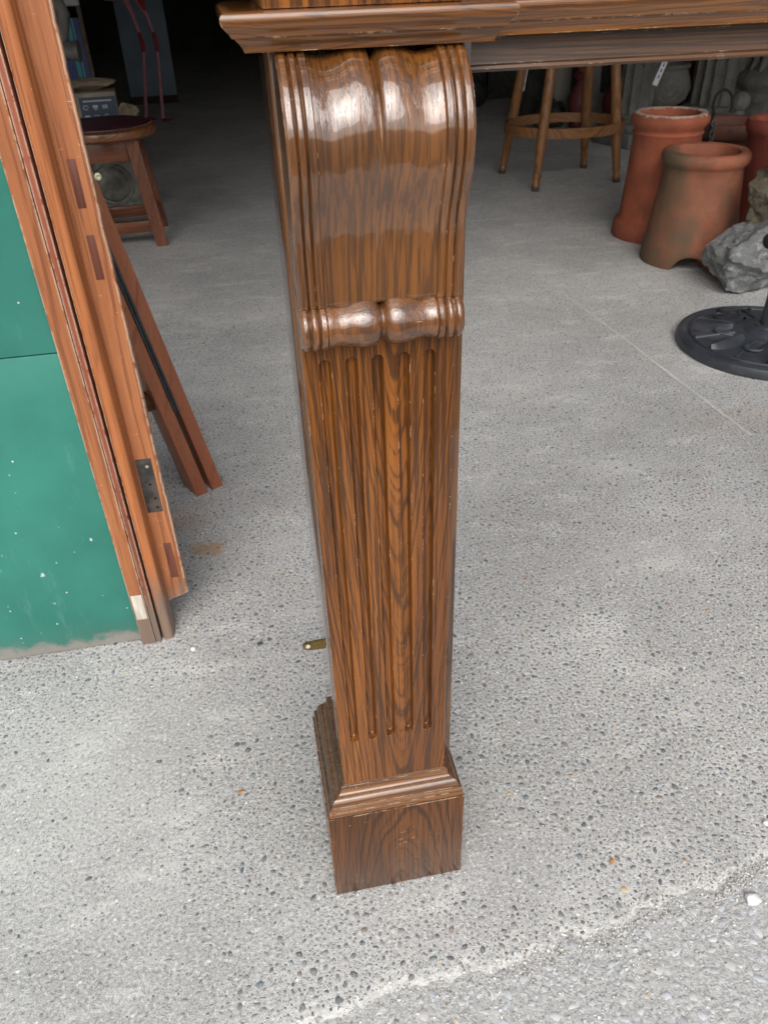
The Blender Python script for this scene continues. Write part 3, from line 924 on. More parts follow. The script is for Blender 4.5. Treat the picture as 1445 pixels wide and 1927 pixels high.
# ================================================================ FOLDED TRESTLE BEHIND THE DOOR
TR = dict(light=(.36, .125, .058), mid=(.27, .09, .044), dark=(.19, .062, .032), ring=140, taper=-.01, rough=.4, coat=.2, pore=.35, band=(.5, .7), wear_col=(.5, .36, .26))
M_TR = wood('trestle_wood', 'Z', off=(.4, .1, .2), centre=(.2, .7), wear=.5, wear_r=.003, **TR)
M_RUB = plain('black_rubber', (.028, .030, .033), .5, .25, 40, .2)
trs = thing('folded_trestle', (-.187, 1.008, 0), 'folded reddish timber trestle leaning behind the green door', 'trestle', math.radians(30))
def slanted(x0, x1, y0, y1, z0, z1, lean, bevel=.0015):
    b = box_bm(x0, x1, y0, y1, z0, z1, bevel)
    for v in b.verts:
        v.co.x += -v.co.z * lean[0]; v.co.y += -v.co.z * lean[1]
    return b
LN = (.158, -.10)
obj('board', slanted(0, .029, 0, .062, .0, 1.0, LN), M_TR, trs)
obj('board', slanted(.0412, .070, 0, .062, .0, 1.0, LN), M_TR, trs)
obj('rubber_channel', slanted(.0294, .0348, -.003, .05, .215, 1.0, LN, .0006), M_RUB, trs)
obj('rubber_channel', slanted(.0354, .0408, -.006, .05, .215, 1.0, LN, .0006), M_RUB, trs)
obj('cross_brace', slanted(-.16, -.0005, .020, .045, .225, .262, LN), wood('trestle_dark', 'X', off=(.4, .1, .2), **{**TR, 'light': (.10, .04, .028), 'mid': (.07, .03, .02)}), trs)
bm = tube_bm([(0, 0, 0), (.010, -.002, 0)], .0045, 14)
bolt = obj('hook_screw', lathe_bm([(0.0001, -.003), (.0048, -.003), (.005, .0), (.0044, .0022), (.0022, .0024), (.0018, .0008), (.0001, .0008)], 20), M_SCREW)
bolt.location = (-.243, .905, .716); bolt.rotation_euler = (math.radians(82), 0, math.radians(20))
tag(bolt, 'small brass coloured crosshead screw fixed beside the timber door edge', 'screw')
bolt.parent = door
del bolt['label'], bolt['category']
bolt.matrix_parent_inverse = Matrix.Translation((.283, -.54, 0))
bolt.location = (-.1840, .592, .785)

# ================================================================ LOW STOOL (left)
STW = dict(light=(.20, .068, .030), mid=(.145, .047, .022), dark=(.06, .022, .013), ring=130, taper=-.02, rough=.3, coat=.4, pore=.3)
M_ST = wood('stool_wood', 'Z', off=(.3, .5, .2), centre=(.2, .7), **STW)
M_STX = wood('stool_rail_wood', 'X', off=(.3, .5, .2), centre=(.2, .7), **STW)
M_STY = wood('stool_side_rail_wood', 'Y', off=(.3, .5, .2), centre=(.2, .7), **STW)
M_STS = wood('stool_seat_wood', 'X', off=(.3, .5, .2), centre=(.2, .7), **{**STW, 'light': (.26, .105, .035), 'mid': (.19, .07, .025)})
M_LEATH = plain('burgundy_leather', (.045, .010, .018), .35, .3, 12, .3, .001)
M_STUD = plain('brass_stud', (.16, .10, .05), .4, .2, metal=.8)
stl = thing('round_stool', (-.525, 3.30, 0), 'low round wooden stool with dark burgundy leather seat beside the door', 'stool', math.radians(2))
obj('seat_rim', lathe_bm([(.001, .432), (.19, .432), (.212, .436), (.222, .446), (.224, .458), (.220, .470), (.208, .476), (.001, .476)], 64), M_STS, stl)
cush = obj('seat_pad', lathe_bm([(.200, .4765), (.205, .479), (.204, .484), (.19, .489), (.15, .494), (.08, .497), (.001, .498)], 64, cap=False), M_LEATH, stl)
studm = None
for k in range(72):
    a = 2 * math.pi * k / 72
    if studm is None:
        bm = bmesh.new(); bmesh.ops.create_icosphere(bm, subdivisions=1, radius=.0042)
        o = obj('stud', bm, M_STUD, cush); studm = o.data
    else:
        o = bpy.data.objects.new('stud', studm); COL.objects.link(o); o.parent = cush
    o.location = (.2055 * math.cos(a), .2055 * math.sin(a), .481)
def sq_leg(x, y, top, foot, hw, z0, z1, name, mat, parent):
    (tx, ty), (fx, fy) = top, foot
    loops = []
    for z, (cx_, cy_), h in ((z0, foot, hw * .86), (z0 + .004, foot, hw * .9), (z1, top, hw)):
        loops.append([(cx_ - h, cy_ - h, z), (cx_ + h, cy_ - h, z), (cx_ + h, cy_ + h, z), (cx_ - h, cy_ + h, z)])
    return obj(name, loft_bm(loops), mat, parent, sharp=20)
for sx in (-1, 1):
    for sy in (-1, 1):
        sq_leg(0, 0, (sx * .115, sy * .115), (sx * .165, sy * .165), .027, 0, .432, 'leg', M_ST, stl)
for s_ in (-1, 1):
    obj('apron', box_bm(-.09, .09, s_ * .118 - .010, s_ * .118 + .010, .350, .431, .002), M_STX, stl)
    obj('apron', box_bm(s_ * .118 - .010, s_ * .118 + .010, -.09, .09, .350, .431, .002), M_STY, stl)
    obj('stretcher', box_bm(-.134, .134, s_ * .153 - .011, s_ * .153 + .011, .060, .108, .002), M_STX, stl)
    obj('stretcher', box_bm(s_ * .150 - .011, s_ * .150 + .011, -.13, .13, .085, .130, .002), M_STY, stl)

# pale stone trough block under/behind the stool
M_PST = plain('pale_weathered_stone', (.27, .26, .22), .85, .35, 18, .6, .004, dirt=(.10, .09, .075), dirt_amt=.7)
lump = thing('stone_mortar', (-.57, 3.86, 0), 'pale weathered stone mortar standing on the floor behind the low stool', 'mortar')
b = box_bm(-.15, .15, -.13, .13, .0, .27, .03, 4)
bmesh.ops.subdivide_edges(b, edges=b.edges, cuts=3, use_grid_fill=True)
for v in b.verts:
    v.co += Vector((1, 1, .5)) * (.012 * mnoise.fractal(v.co * 9, 1, 2, 4))
    v.co.z = max(v.co.z, 0)
obj('stone_block', b, M_PST, lump, sharp=60)
o = obj('round_recess', lathe_bm([(.095, 0), (.10, -.006), (.085, -.010), (.07, .01), (.03, .02), (.001, .022)], 32, cap=False), M_PST, lump)
o.rotation_euler.x = math.radians(90); o.location = (-.02, -.138, .15)

# ================================================================ BOX OF GOODS, PAPER, CRATE, PANELS, FLAMINGO (far left)
M_CRATE = wood('dark_crate', 'X', light=(.05, .03, .02), mid=(.04, .022, .015), dark=(.015, .01, .008), rough=.7, coat=0)
crate = thing('dark_crate', (-.80, 4.72, 0), 'dark slatted wooden crate under the printed cardboard box', 'crate', math.radians(6))
for k in range(3):
    obj('slat', box_bm(-.26, .26, -.17, -.155, .01 + k * .10, .095 + k * .10, .003), M_CRATE, crate)
    obj('slat', box_bm(-.26, .26, .155, .17, .01 + k * .10, .095 + k * .10, .003), M_CRATE, crate)
    obj('slat', box_bm(-.26, -.245, -.1545, .1545, .01 + k * .10, .095 + k * .10, .003), M_CRATE, crate)
    obj('slat', box_bm(.245, .26, -.1545, .1545, .01 + k * .10, .095 + k * .10, .003), M_CRATE, crate)
for sx in (-1, 1):
    for sy in (-1, 1):
        obj('corner_post', box_bm(sx * .23 - .014, sx * .23 + .014, sy * .14 - .0145, sy * .14 + .0145, 0, .305, .002), M_CRATE, crate)
obj('lid', box_bm(-.27, .27, -.18, .18, .3055, .320, .003), M_CRATE, crate)
M_CARD = plain('dusty_cardboard', (.30, .26, .20), .8, .2, 14, .2)
M_NAVY = plain('navy_print', (.045, .065, .105), .5, .15, 10, .05)
M_PRINT = plain('white_print', (.45, .48, .52), .6, .1, 10, .05)
bx = thing('printed_box', (-.715, 4.66, .3205), 'cardboard box with navy label and rows of small white icons', 'box', math.radians(4))
obj('carton', box_bm(-.145, .115, -.09, .12, .0, .150, .003), M_CARD, bx)
lab = obj('navy_label', box_bm(-.085, .112, -.0935, -.0905, .004, .128, .0005), M_NAVY, bx)
obj('navy_label', box_bm(-.143, -.100, -.0935, -.0905, .022, .118, .0005), M_NAVY, bx)
obj('heading_line', box_bm(-.065, .09, -.0945, -.0936, .105, .113, .0002), M_PRINT, lab)
for i in range(3):
    for j in range(2):
        b = bmesh.new()
        cxp, czp = -.055 + i * .052, .078 - j * .050
        if (i + j) % 3 == 0:
            tb = tube_bm([(cxp + .013 * math.cos(a), -.0940, czp + .010 * math.sin(a)) for a in np.linspace(0, 5.6, 14)], .0022, 6)
            b.free(); b = tb
        elif (i + j) % 3 == 1:
            box_bm(cxp - .014, cxp + .014, -.0945, -.0936, czp - .004, czp + .010, .0002, 1, b); box_bm(cxp - .008, cxp + .008, -.0945, -.0936, czp - .013, czp - .007, .0002, 1, b)
        else:
            for q in (-1, 0, 1): box_bm(cxp + q * .010 - .003, cxp + q * .010 + .003, -.0945, -.0936, czp - .010, czp + .010, .0002, 1, b)
        obj('icon', b, M_PRINT, lab)
M_PAPER = plain('brown_paper', (.31, .245, .17), .8, .2, 12, .3)
def crumple(name, loc, size, seed, label):
    o = obj(name, rock_bm(size, seed, 3, .22, 1.3, 10), M_PAPER, smooth=False)
    o.location = loc
    return tag(o, label, 'paper')
crumple('crumpled_paper', (-.735, 4.70, .470), (.155, .09, .035), 21, 'crumpled brown packing paper lying on top of the printed box')
crumple('paper_bag', (-.545, 4.60, .3205), (.060, .07, .05), 22, 'crumpled brown paper bag on the crate, right of the printed box')

M_BLUE = plain('dark_blue_board', (.035, .05, .17), .5, .3, 6, .1)
M_TEAL = plain('teal_stripe', (.04, .26, .28), .5, .2, 6, .1)
M_FLAK = plain('flaking_white_paint', (.40, .42, .42), .7, .12, 10, .3, dirt=(.07, .06, .05), dirt_amt=.9)
bp = thing('striped_board', (-.90, 5.30, 0), 'tall dark blue board with teal stripes leaning in the workshop', 'board', math.radians(3))
M_BRN = plain('dull_brown_edge', (.09, .065, .045), .7, .3)
obj('blue_panel', box_bm(-.20, .10, 0, .03, 0, .80, .002), M_BLUE, bp)
obj('side_edge', box_bm(.1005, .125, -.004, .034, 0, .86, .002), M_BRN, bp)
for x0, w, ln in ((-.045, .018, .05), (.035, .022, .02), (.066, .010, .02)):
    b = box_bm(x0, x0 + w, -.003, -.0005, .30, .80, .0004, 1)
    for v in b.verts: v.co.x -= (v.co.z - .30) * ln * 1.2
    obj('teal_stripe', b, M_TEAL, bp)
fw_ = tag(obj('enamel_sign', box_bm(-.14, .11, -.012, .028, 0, .30, .012, 3), M_FLAK), 'chipped white painted metal sheet standing on the blue striped board', 'panel')
fw_.location = (-.885, 5.302, .8605)
M_IRON = plain('grey_iron', (.12, .115, .105), .6, .3, 16, .3, metal=.3, dirt=(.05, .04, .035))
vz = thing('iron_pump', (-.73, 3.62, 0), 'grey iron hand pump with curved body behind the timber door edge', 'pump')
obj('spout', tube_bm([(.02, 0, .74), (.09, -.01, .735), (.135, -.015, .735)], [.035, .036, .042], 20), M_IRON, vz)
obj('curved_arm', tube_bm([(.02, 0, .74), (.075, 0, .80), (.095, 0, .87), (.075, 0, .95), (.03, 0, 1.02)], [.028, .030, .032, .030, .026], 16), M_IRON, vz)
obj('column', lathe_bm([(.10, 0), (.10, .02), (.05, .04), (.04, .10), (.04, .70), (.05, .72), (.05, .76), (.04, .78), (.04, 1.05)], 24), M_IRON, vz)

M_SLATE = plain('slate_blue_board', (.14, .18, .225), .6, .15, 4, .1)
sb = thing('slate_board', (-.62, 7.95, 0), 'tall slate blue board leaning in the dark behind the pink legs', 'board', math.radians(2))
b = box_bm(-.215, .215, 0, .03, .065, 1.5, .003)
for v in b.verts: v.co.y += v.co.z * .08
obj('panel', b, M_SLATE, sb)
obj('shadow_block', box_bm(-.215, .215, -.02, .04, 0, .0645, .003), M_CRATE, sb)  # dark block put in as the shadow under the raised board
M_PINK = plain('dusty_pink_metal', (.48, .19, .24), .5, .15, 20, .1)
M_CRIM = plain('crimson_metal', (.25, .012, .022), .5, .2, 20, .1)
fl = thing('flamingo_ornament', (-.575, 6.9, 0), 'pink metal flamingo garden ornament with long thin legs and red knees', 'ornament')
for (xf, xk, xt, yf_) in ((-.072, .006, -.014, 0.06), (.072, .118, .085, -.06)):
    lg = obj('leg', tube_bm([(xf, yf_, .02), ((xf + xk) / 2, yf_ * .6, .25), (xk, yf_ * .4, .50)], [.013, .013, .012], 10), M_PINK, fl)
    obj('knee', tube_bm([(xk, yf_ * .4, .495), (xk + .004, yf_ * .35, .55), (xk - .008, yf_ * .3, .63)], [.0135, .018, .0135], 10), M_CRIM, lg)
    obj('upper_leg', tube_bm([(xk - .008, yf_ * .3, .625), ((xk + xt) / 2 - .02, yf_ * .2, .74), (xt - .06, 0, .88)], [.012, .015, .028], 10), M_PINK, lg)
    for q in (-.6, 0, .6):
        obj('toe', tube_bm([(xf, yf_, .012), (xf + .09 * math.sin(q + .7), yf_ - .09 * math.cos(q + .7), .005)], [.008, .005], 8), M_CRIM, lg)
b = bmesh.new(); bmesh.ops.create_uvsphere(b, u_segments=28, v_segments=16, radius=1)
for v in b.verts:
    v.co = Vector((v.co.x * .26 - .0, v.co.y * .13, v.co.z * .12 + 1.0 + .10 * v.co.x))
obj('body', b, M_PINK, fl)
obj('red_tail', tube_bm([(.02, 0, .95), (.055, -.01, .86), (.075, -.02, .765)], [.05, .035, .006], 12), M_CRIM, fl)
obj('neck', tube_bm([(-.22, 0, 1.0), (-.33, 0, 1.12), (-.28, 0, 1.27), (-.20, 0, 1.38), (-.26, 0, 1.48)], [.06, .035, .028, .026, .035], 12), M_PINK, fl)
obj('beak', tube_bm([(-.28, 0, 1.49), (-.35, 0, 1.47), (-.37, 0, 1.42)], [.028, .018, .004], 10), M_HOLE, fl)

# ================================================================ BAR STOOL
BS = dict(light=(.25, .115, .042), mid=(.19, .082, .03), dark=(.085, .038, .018), ring=120, taper=-.02, rough=.42, coat=.15, pore=.3)
M_BS = wood('bar_stool_wood', 'Z', off=(.2, .2, .4), centre=(.5, .6), **BS)
M_BSX = wood('bar_stool_ring', 'X', off=(.2, .2, .4), centre=(.5, .6), **BS)
M_TIP = plain('dark_ferrule', (.05, .04, .03), .6, .2)
bs = thing('bar_stool', (1.795, 3.81, 0), 'tall wooden bar stool with ring footrest, standing beyond the oak rail', 'bar stool')
feet = [(1.536, 4.04), (1.566, 3.569), (2.052, 3.625), (2.027, 4.02)]
for fx, fy in feet:
    x0, y0 = fx - 1.795, fy - 3.81
    def at(t, k=.34): return (x0 * (1 - k * t), y0 * (1 - k * t), .74 * t)
    ts = [0, .03, .05, .055, .085, .10, .115, .14, .3, .5, .6, .62, .64, .8, 1]
    rs = [.016, .019, .020, .016, .020, .023, .020, .021, .026, .027, .026, .0285, .026, .026, .023]
    lg = obj('leg', tube_bm([at(t) for t in ts], rs, 16), M_BS, bs, sharp=60)
    obj('ferrule', tube_bm([at(-.0), at(.028)], [.0185, .021], 14), M_TIP, lg)
rr = []
R0 = .315
for k in range(56):
    a = 2 * math.pi * k / 56
    rr.append([((R0 + dr) * math.cos(a), (R0 + dr) * math.sin(a) * .82, .272 + dz) for dr, dz in ((-.012, -.024), (.012, -.024), (.012, .024), (-.012, .024))])
bm = bmesh.new(); rows = [[bm.verts.new(p) for p in l] for l in rr]
for i in range(56):
    a, b_ = rows[i], rows[(i + 1) % 56]
    for j in range(4): bm.faces.new((a[j], a[(j + 1) % 4], b_[(j + 1) % 4], b_[j]))
obj('foot_ring', bm, M_BSX, bs, sharp=50)
obj('seat', lathe_bm([(.001, .735), (.20, .735), (.225, .742), (.23, .756), (.22, .770), (.16, .772), (.001, .765)], 40), M_BSX, bs)

# ================================================================ CHIMNEY POTS
def mat_terra(name, col, soot=None, soot_amt=.6, rimz=None, pale=(.45, .36, .30), sootside=None):
    N = NT(name)
    c = N.coord(); s = N.sep(c)
    a = N.noise(c, 9, 6, .6)
    colr = N.mix(N.ss(a, .3, .7), tuple(x * .75 for x in col), tuple(x * 1.2 for x in col))
    if soot:
        n = N.noise(N.vmul(c, (1, 1, .55)), 5.5, 6, .62)
        if sootside is not None:
            n = N.math('ADD', n, N.math('MULTIPLY', s[0], sootside))
        colr = N.mix(N.math('MULTIPLY', N.ss(n, .36, .72), soot_amt), colr, soot)
        colr = N.mix(N.math('MULTIPLY', N.ss(N.noise(N.vadd(c, (5, 1, 2)), 13, 6, .7), .52, .7), soot_amt * .5), colr, tuple(x * .8 for x in soot))
    sp = N.ss(N.noise(c, 60, 4, .7), .70, .76)
    colr = N.mix(N.math('MULTIPLY', sp, .5), colr, tuple(x * .35 for x in col))
    if rimz:
        e = N.math('ADD', s[2], N.math('MULTIPLY', N.math('SUBTRACT', N.noise(c, 30, 5, .7), .5), .035))
        colr = N.mix(N.ss(e, rimz - .004, rimz + .004), colr, pale)
    return N.out(colr, .72, N.bump(N.noise(c, 55, 5, .65), .35, .003), Specular_IOR_Level=.3)
M_T1 = mat_terra('terracotta_red', (.29, .080, .040), (.12, .050, .032), .6, .484)
M_T2 = mat_terra('terracotta_sooty', (.26, .088, .048), (.110, .080, .048), .97, None, sootside=-.85)
M_T3 = mat_terra('terracotta_dark', (.12, .048, .032), (.05, .042, .032), .8)
M_T4 = mat_terra('terracotta_far', (.22, .055, .034), (.12, .04, .03), .4)
def pot(name, loc, label, mat, outer, wall=.022, floor_z=0.0, notch=0, rz=0):
    t = thing(name, loc, label, 'chimney pot', rz, 'terracotta chimney pots')
    rim_i = max(i for i, (r, z) in enumerate(outer))
    ztop = outer[-1][1]
    inner = [(max(r - wall, .02), z) for r, z in reversed(outer) if z < ztop - .01]
    inner = [(outer[-1][0] - .014, ztop + .001), (outer[-1][0] - .026, ztop - .004)] + [(min(r, outer[-1][0] - .03), z) for r, z in inner]
    prof = outer + inner
    seg = 72
    loops = []
    for r, z in prof:
        l = []
        for i in range(seg):
            a = 2 * math.pi * i / seg
            rr_ = r + .002 * mnoise.noise(Vector((math.cos(a) * 2, math.sin(a) * 2, z * 6 + loc[0] * 7)))
            zz_ = z + .0018 * mnoise.noise(Vector((math.cos(a) * 5, math.sin(a) * 5, loc[1])) ) if z > ztop - .02 else z
            if notch and z < .09:
                arc = 0.0
                for q in range(notch):
                    d = (a - (NOT0 + q * 2 * math.pi / notch) + math.pi) % (2 * math.pi) - math.pi
                    w = .36
                    if abs(d) < w: arc = max(arc, .055 * math.sqrt(max(0, 1 - (d / w) ** 2)))
                zz_ = max(zz_, arc + z * .35) if arc > 0 else zz_
            l.append((rr_ * math.cos(a), rr_ * math.sin(a), zz_))
        loops.append(l)
    obj('pot_body', loft_bm(loops, True, False), mat, t, sharp=50)
    return t
NOT0 = math.radians(244)
pot('chimney_pot', (1.775, 2.665, 0), 'tall bright terracotta chimney pot with pale chipped rim', M_T1,
    [(.165, 0), (.170, .008), (.168, .06), (.160, .072), (.150, .078), (.148, .09), (.143, .20), (.138, .33), (.136, .405), (.140, .409), (.141, .415), (.137, .419), (.1375, .427), (.143, .436), (.152, .450), (.154, .466), (.149, .480), (.142, .487)])
p2 = pot('chimney_pot', (1.752, 2.315, 0), 'shorter sooty chimney pot with notched arched foot, in front', M_T2,
    [(.180, 0), (.182, .01), (.178, .05), (.172, .09), (.163, .16), (.153, .25), (.146, .32), (.144, .352), (.149, .358), (.157, .368), (.161, .382), (.158, .398), (.148, .407)], notch=3)
pot('chimney_pot', (2.245, 2.96, 0), 'dark brown chimney pot mostly hidden behind the front two', M_T3,
    [(.15, 0), (.15, .30), (.148, .32), (.158, .325), (.165, .335), (.166, .375), (.158, .388)])
pot('chimney_pot', (2.20, 2.50, 0), 'plain red chimney pot cut by the right edge of the picture', M_T4,
    [(.175, 0), (.175, .05), (.165, .07), (.155, .2), (.14, .40), (.15, .41), (.158, .44), (.15, .46)])
# chipped white band low on the sooty pot
bm = bmesh.new()
n = 26; la = []; lb = []
for k in range(n):
    t = k / (n - 1); a = math.radians(268 + 52 * t)
    zc_ = .060 + .052 * t + .004 * mnoise.noise(Vector((t * 9, 0, 1)))
    w = (.009 + .016 * abs(mnoise.noise(Vector((t * 7, 4, 1))))) * math.sin(math.pi * min(max(t, .04), .97)) ** .4
    r = .1795 - .09 * (zc_ - .05)
    la.append(bm.verts.new((r * math.cos(a), r * math.sin(a), zc_ - w))); lb.append(bm.verts.new(((r - .001) * math.cos(a), (r - .001) * math.sin(a), zc_ + w)))
for k in range(n - 1): bm.faces.new((la[k], la[k + 1], lb[k + 1], lb[k]))
obj('lime_crust', bm, plain('lime_crust', (.50, .44, .38), .85, .3, 60, .6, .003, dirt=(.33, .08, .05), dirt_amt=.7), p2)

# ================================================================ ROCKS
def mat_rock(name, a, b_, c_):
    N = NT(name)
    c = N.coord()
    n1 = N.noise(c, 9, 8, .68); n2 = N.noise(c, 34, 6, .7)
    col = N.mix(N.ss(n1, .35, .65), a, b_)
    col = N.mix(N.math('MULTIPLY', N.ss(n2, .52, .68), .7), col, c_)
    col = N.mix(N.math('MULTIPLY', N.ss(N.noise(c, 80, 5, .7), .42, .3), .7), col, tuple(x * .3 for x in a))
    return N.out(col, .85, N.bump(N.math('ADD', N.math('MULTIPLY', n2, 1.6), N.noise(c, 95, 6, .75)), 1.0, .014), Specular_IOR_Level=.3)
M_RK1 = mat_rock('grey_slate_rock', (.17, .175, .175), (.32, .325, .325), (.55, .55, .55))
M_RK2 = mat_rock('tan_lichen_rock', (.17, .15, .105), (.27, .235, .165), (.38, .33, .23))
M_RK3 = mat_rock('dark_olive_rock', (.09, .09, .07), (.15, .145, .11), (.25, .24, .18))
def rock(loc, size, seed, mat, label, rz=0, rot=(0, 0)):
    o = obj('rock', rock_bm(size, seed, 5, .13, 1.7, 20), mat, sharp=24)
    o.location = loc; o.rotation_euler = (rot[0], rot[1], rz)
    return tag(o, label, 'rock', 'garden rocks by the chimney pots')
rock((1.835, 1.955, .0), (.275, .19, .150), 52, M_RK1, 'rough grey rock on the floor between sooty pot and parasol base', .4)
rock((1.905, 1.985, .170), (.235, .17, .13), 36, M_RK2, 'tan lichened rock resting on the rough grey rock', 1.0)
rock((2.01, 2.03, .335), (.22, .17, .14), 38, M_RK3, 'dark olive rock on top of the tan one, at the right edge', 2.1)

# ================================================================ PARASOL BASE
M_CAST = plain('black_cast_resin', (.030, .034, .042), .38, .2, 25, .25, .002, dirt=(.09, .095, .10), dirt_amt=.35)
pbse = thing('parasol_base', (1.555, 1.46, 0), 'round black parasol base with raised leaf pattern and pole socket', 'parasol base')
R = .268
obj('disc', lathe_bm([(.001, 0), (R - .004, 0), (R, .004), (R, .022), (R - .004, .030), (R - .012, .033), (R - .020, .0335), (R - .026, .030), (R - .034, .0300), (.12, .044), (.075, .050), (.060, .062), (.047, .066), (.045, .070), (.001, .070)], 96), M_CAST, pbse, sharp=30)
for k in range(8):
    a0 = 2 * math.pi * k / 8 + .2
    leaf = bmesh.new()
    n = 12; A = []; B = []; C_ = []
    for i in range(n + 1):
        t = i / n; r = .105 + .118 * t
        w = .26 * math.sin(math.pi * min(1, t * .92 + .08)) ** .8 * (1 - .35 * t) + .02
        zb = .044 - .014 * (r - .12) / .118
        A.append(leaf.verts.new((r * math.cos(a0 - w), r * math.sin(a0 - w), zb - .001)))
        B.append(leaf.verts.new((r * math.cos(a0), r * math.sin(a0), zb + .0125)))
        C_.append(leaf.verts.new((r * math.cos(a0 + w), r * math.sin(a0 + w), zb - .001)))
    for i in range(n):
        leaf.faces.new((A[i], B[i], B[i + 1], A[i + 1])); leaf.faces.new((B[i], C_[i], C_[i + 1], B[i + 1]))
    obj('raised_leaf', leaf, M_CAST, pbse, sharp=25)
    a1 = a0 + math.pi / 8
    obj('raised_scroll', tube_bm([((.10 + .055 * math.sin(q)) * math.cos(a1 + .17 * math.cos(q * 1.3)), (.10 + .055 * math.sin(q) + .05) * math.sin(a1 + .17 * math.cos(q * 1.3)), .044) for q in np.linspace(.3, 2.6, 10)], .0045, 8), M_CAST, pbse)
for rr_ in (.102, .228):
    obj('raised_ring', tube_bm([(rr_ * math.cos(q), rr_ * math.sin(q), .044 - .014 * max(0, rr_ - .12) / .118) for q in np.linspace(0, 2 * math.pi, 72)], .0042, 8, False), M_CAST, pbse)
for k in range(8):
    a1 = 2 * math.pi * (k + .5) / 8 + .2
    obj('raised_rib', tube_bm([(r_ * math.cos(a1), r_ * math.sin(a1), .0445 - .014 * max(0, r_ - .12) / .118) for r_ in (.105, .15, .19, .225)], [.006, .004, .004, .008], 8), M_CAST, pbse)
obj('pole', tube_bm([(0, 0, .068), (0, 0, .72)], .0315, 32), M_CAST, pbse)
obj('socket_collar', lathe_bm([(.032, .30), (.037, .30), (.038, .305), (.038, .40), (.036, .405), (.032, .405)], 32), M_CAST, pbse)
kn = obj('knob', lathe_bm([(.001, 0), (.012, 0), (.021, .004), (.023, .012), (.021, .022), (.012, .026), (.001, .026)], 14), M_HOLE, pbse, sharp=60)
kn.location = (-.105, -.03, .335); kn.rotation_euler = (0, math.radians(90), math.radians(16))
bo = obj('knob_bolt', tube_bm([(-.08, -.023, .335), (-.02, -.006, .335)], .0055, 10), plain('zinc', (.5, .53, .56), .35, .1, metal=.8), pbse)

# ================================================================ STONE ORNAMENTS BEYOND THE RAIL
M_GST = mat_rock('grey_garden_stone', (.15, .148, .13), (.21, .205, .185), (.27, .265, .24))
M_GST2 = mat_rock('dark_garden_stone', (.035, .036, .033), (.065, .065, .058), (.10, .10, .09))
def fluted(name, loc, label, r, h, mat, flutes=14, basew=.2, rz=0):
    t = thing(name, loc, label, 'column', rz)
    obj('base_block', box_bm(-basew, basew, -basew, basew, 0, .09, .012, 3), mat, t)
    obj('base_ring', lathe_bm([(basew * .9, .0905), (basew * .95, .11), (basew * .9, .13), (r * 1.12, .14), (r * 1.2, .16), (r * 1.1, .18), (r * .9, .185)], 40), mat, t)
    loops = []
    for z in np.linspace(.18, h, 8):
        loops.append([((r * (1 - .10 * z) - .016 * abs(math.sin(a * flutes / 2)) ** .6 * (r / .12)) * math.cos(a), (r * (1 - .10 * z) - .016 * abs(math.sin(a * flutes / 2)) ** .6 * (r / .12)) * math.sin(a), z) for a in np.linspace(0, 2 * math.pi, 140, endpoint=False)])
    obj('fluted_shaft', loft_bm(loops), mat, t, sharp=60)
    return t
fluted('stone_column', (2.60, 4.62, 0), 'slim fluted grey stone column on a block, behind the bar stool', .115, 1.1, M_GST, 12, .17, .3)
fluted('stone_column', (3.27, 4.78, 0), 'wide fluted grey stone column left of the big stone urn', .19, 1.1, M_GST, 16, .24)
t = thing('stone_urn', (3.55, 4.55, 0), 'big grey carved stone urn behind the chimney pots at right', 'urn')
obj('urn_foot', box_bm(-.26, .26, -.26, .26, 0, .10, .01, 3), M_GST, t)
obj('urn_body', lathe_bm([(.24, .1005), (.25, .12), (.23, .16), (.22, .20), (.235, .22), (.24, .25), (.23, .265), (.235, .28), (.275, .31), (.285, .34), (.27, .37), (.22, .40), (.18, .44), (.17, .50), (.20, .56), (.27, .66), (.31, .78), (.32, .84), (.30, .86), (.001, .85)], 64, .012, 3), M_GST, t, sharp=60)
for k in range(18):
    a = 2 * math.pi * k / 18
    obj('carved_leaf', tube_bm([(.225 * math.cos(a), .225 * math.sin(a), .395), (.20 * math.cos(a + .05), .20 * math.sin(a + .05), .45), (.215 * math.cos(a), .215 * math.sin(a), .53)], [.012, .026, .012], 8), M_GST, t)
b = bmesh.new(); bmesh.ops.create_uvsphere(b, u_segments=24, v_segments=14, radius=.055)
o = obj('stone_ball', b, M_GST); o.location = (3.02, 4.12, .285)
tag(o, 'small pale stone ball on a short post left of the big urn', 'ball')
o2 = obj('ball_post', lathe_bm([(.07, 0), (.07, .03), (.04, .05), (.045, .15), (.03, .20), (.035, .225), (.03, .236)], 24), M_GST)
o2.parent = o; o2.location = (0, 0, -.285)
t = thing('stone_bowl', (2.83, 4.72, 0), 'grey stone bowl on a pedestal between the two fluted columns', 'bowl')
obj('bowl', lathe_bm([(.06, .19), (.10, .20), (.15, .24), (.17, .30), (.165, .34), (.15, .38), (.14, .41), (.155, .425), (.15, .44), (.12, .44), (.11, .40), (.001, .33)], 40, .006, 4), M_GST, t, sharp=60)
obj('pedestal', lathe_bm([(.13, 0), (.13, .05), (.07, .08), (.06, .16), (.07, .1895)], 32), M_GST, t)
M_DRED = plain('oxblood_paint', (.085, .014, .014), .55, .25, 14, .2)
o = tag(obj('red_post', box_bm(-.055, .055, -.055, .055, 0, 1.0, .006), M_DRED), 'dark red square post between the bowl and the wide column', 'post'); o.location = (3.24, 5.15, 0)
BALP = [(.05, 0), (.05, .05), (.03, .06), (.03, .08), (.055, .11), (.075, .17), (.078, .22), (.06, .27), (.03, .31), (.025, .33), (.045, .35), (.05, .37), (.03, .39), (.028, .50), (.05, .52), (.05, .60), (.03, .62), (.03, .95)]
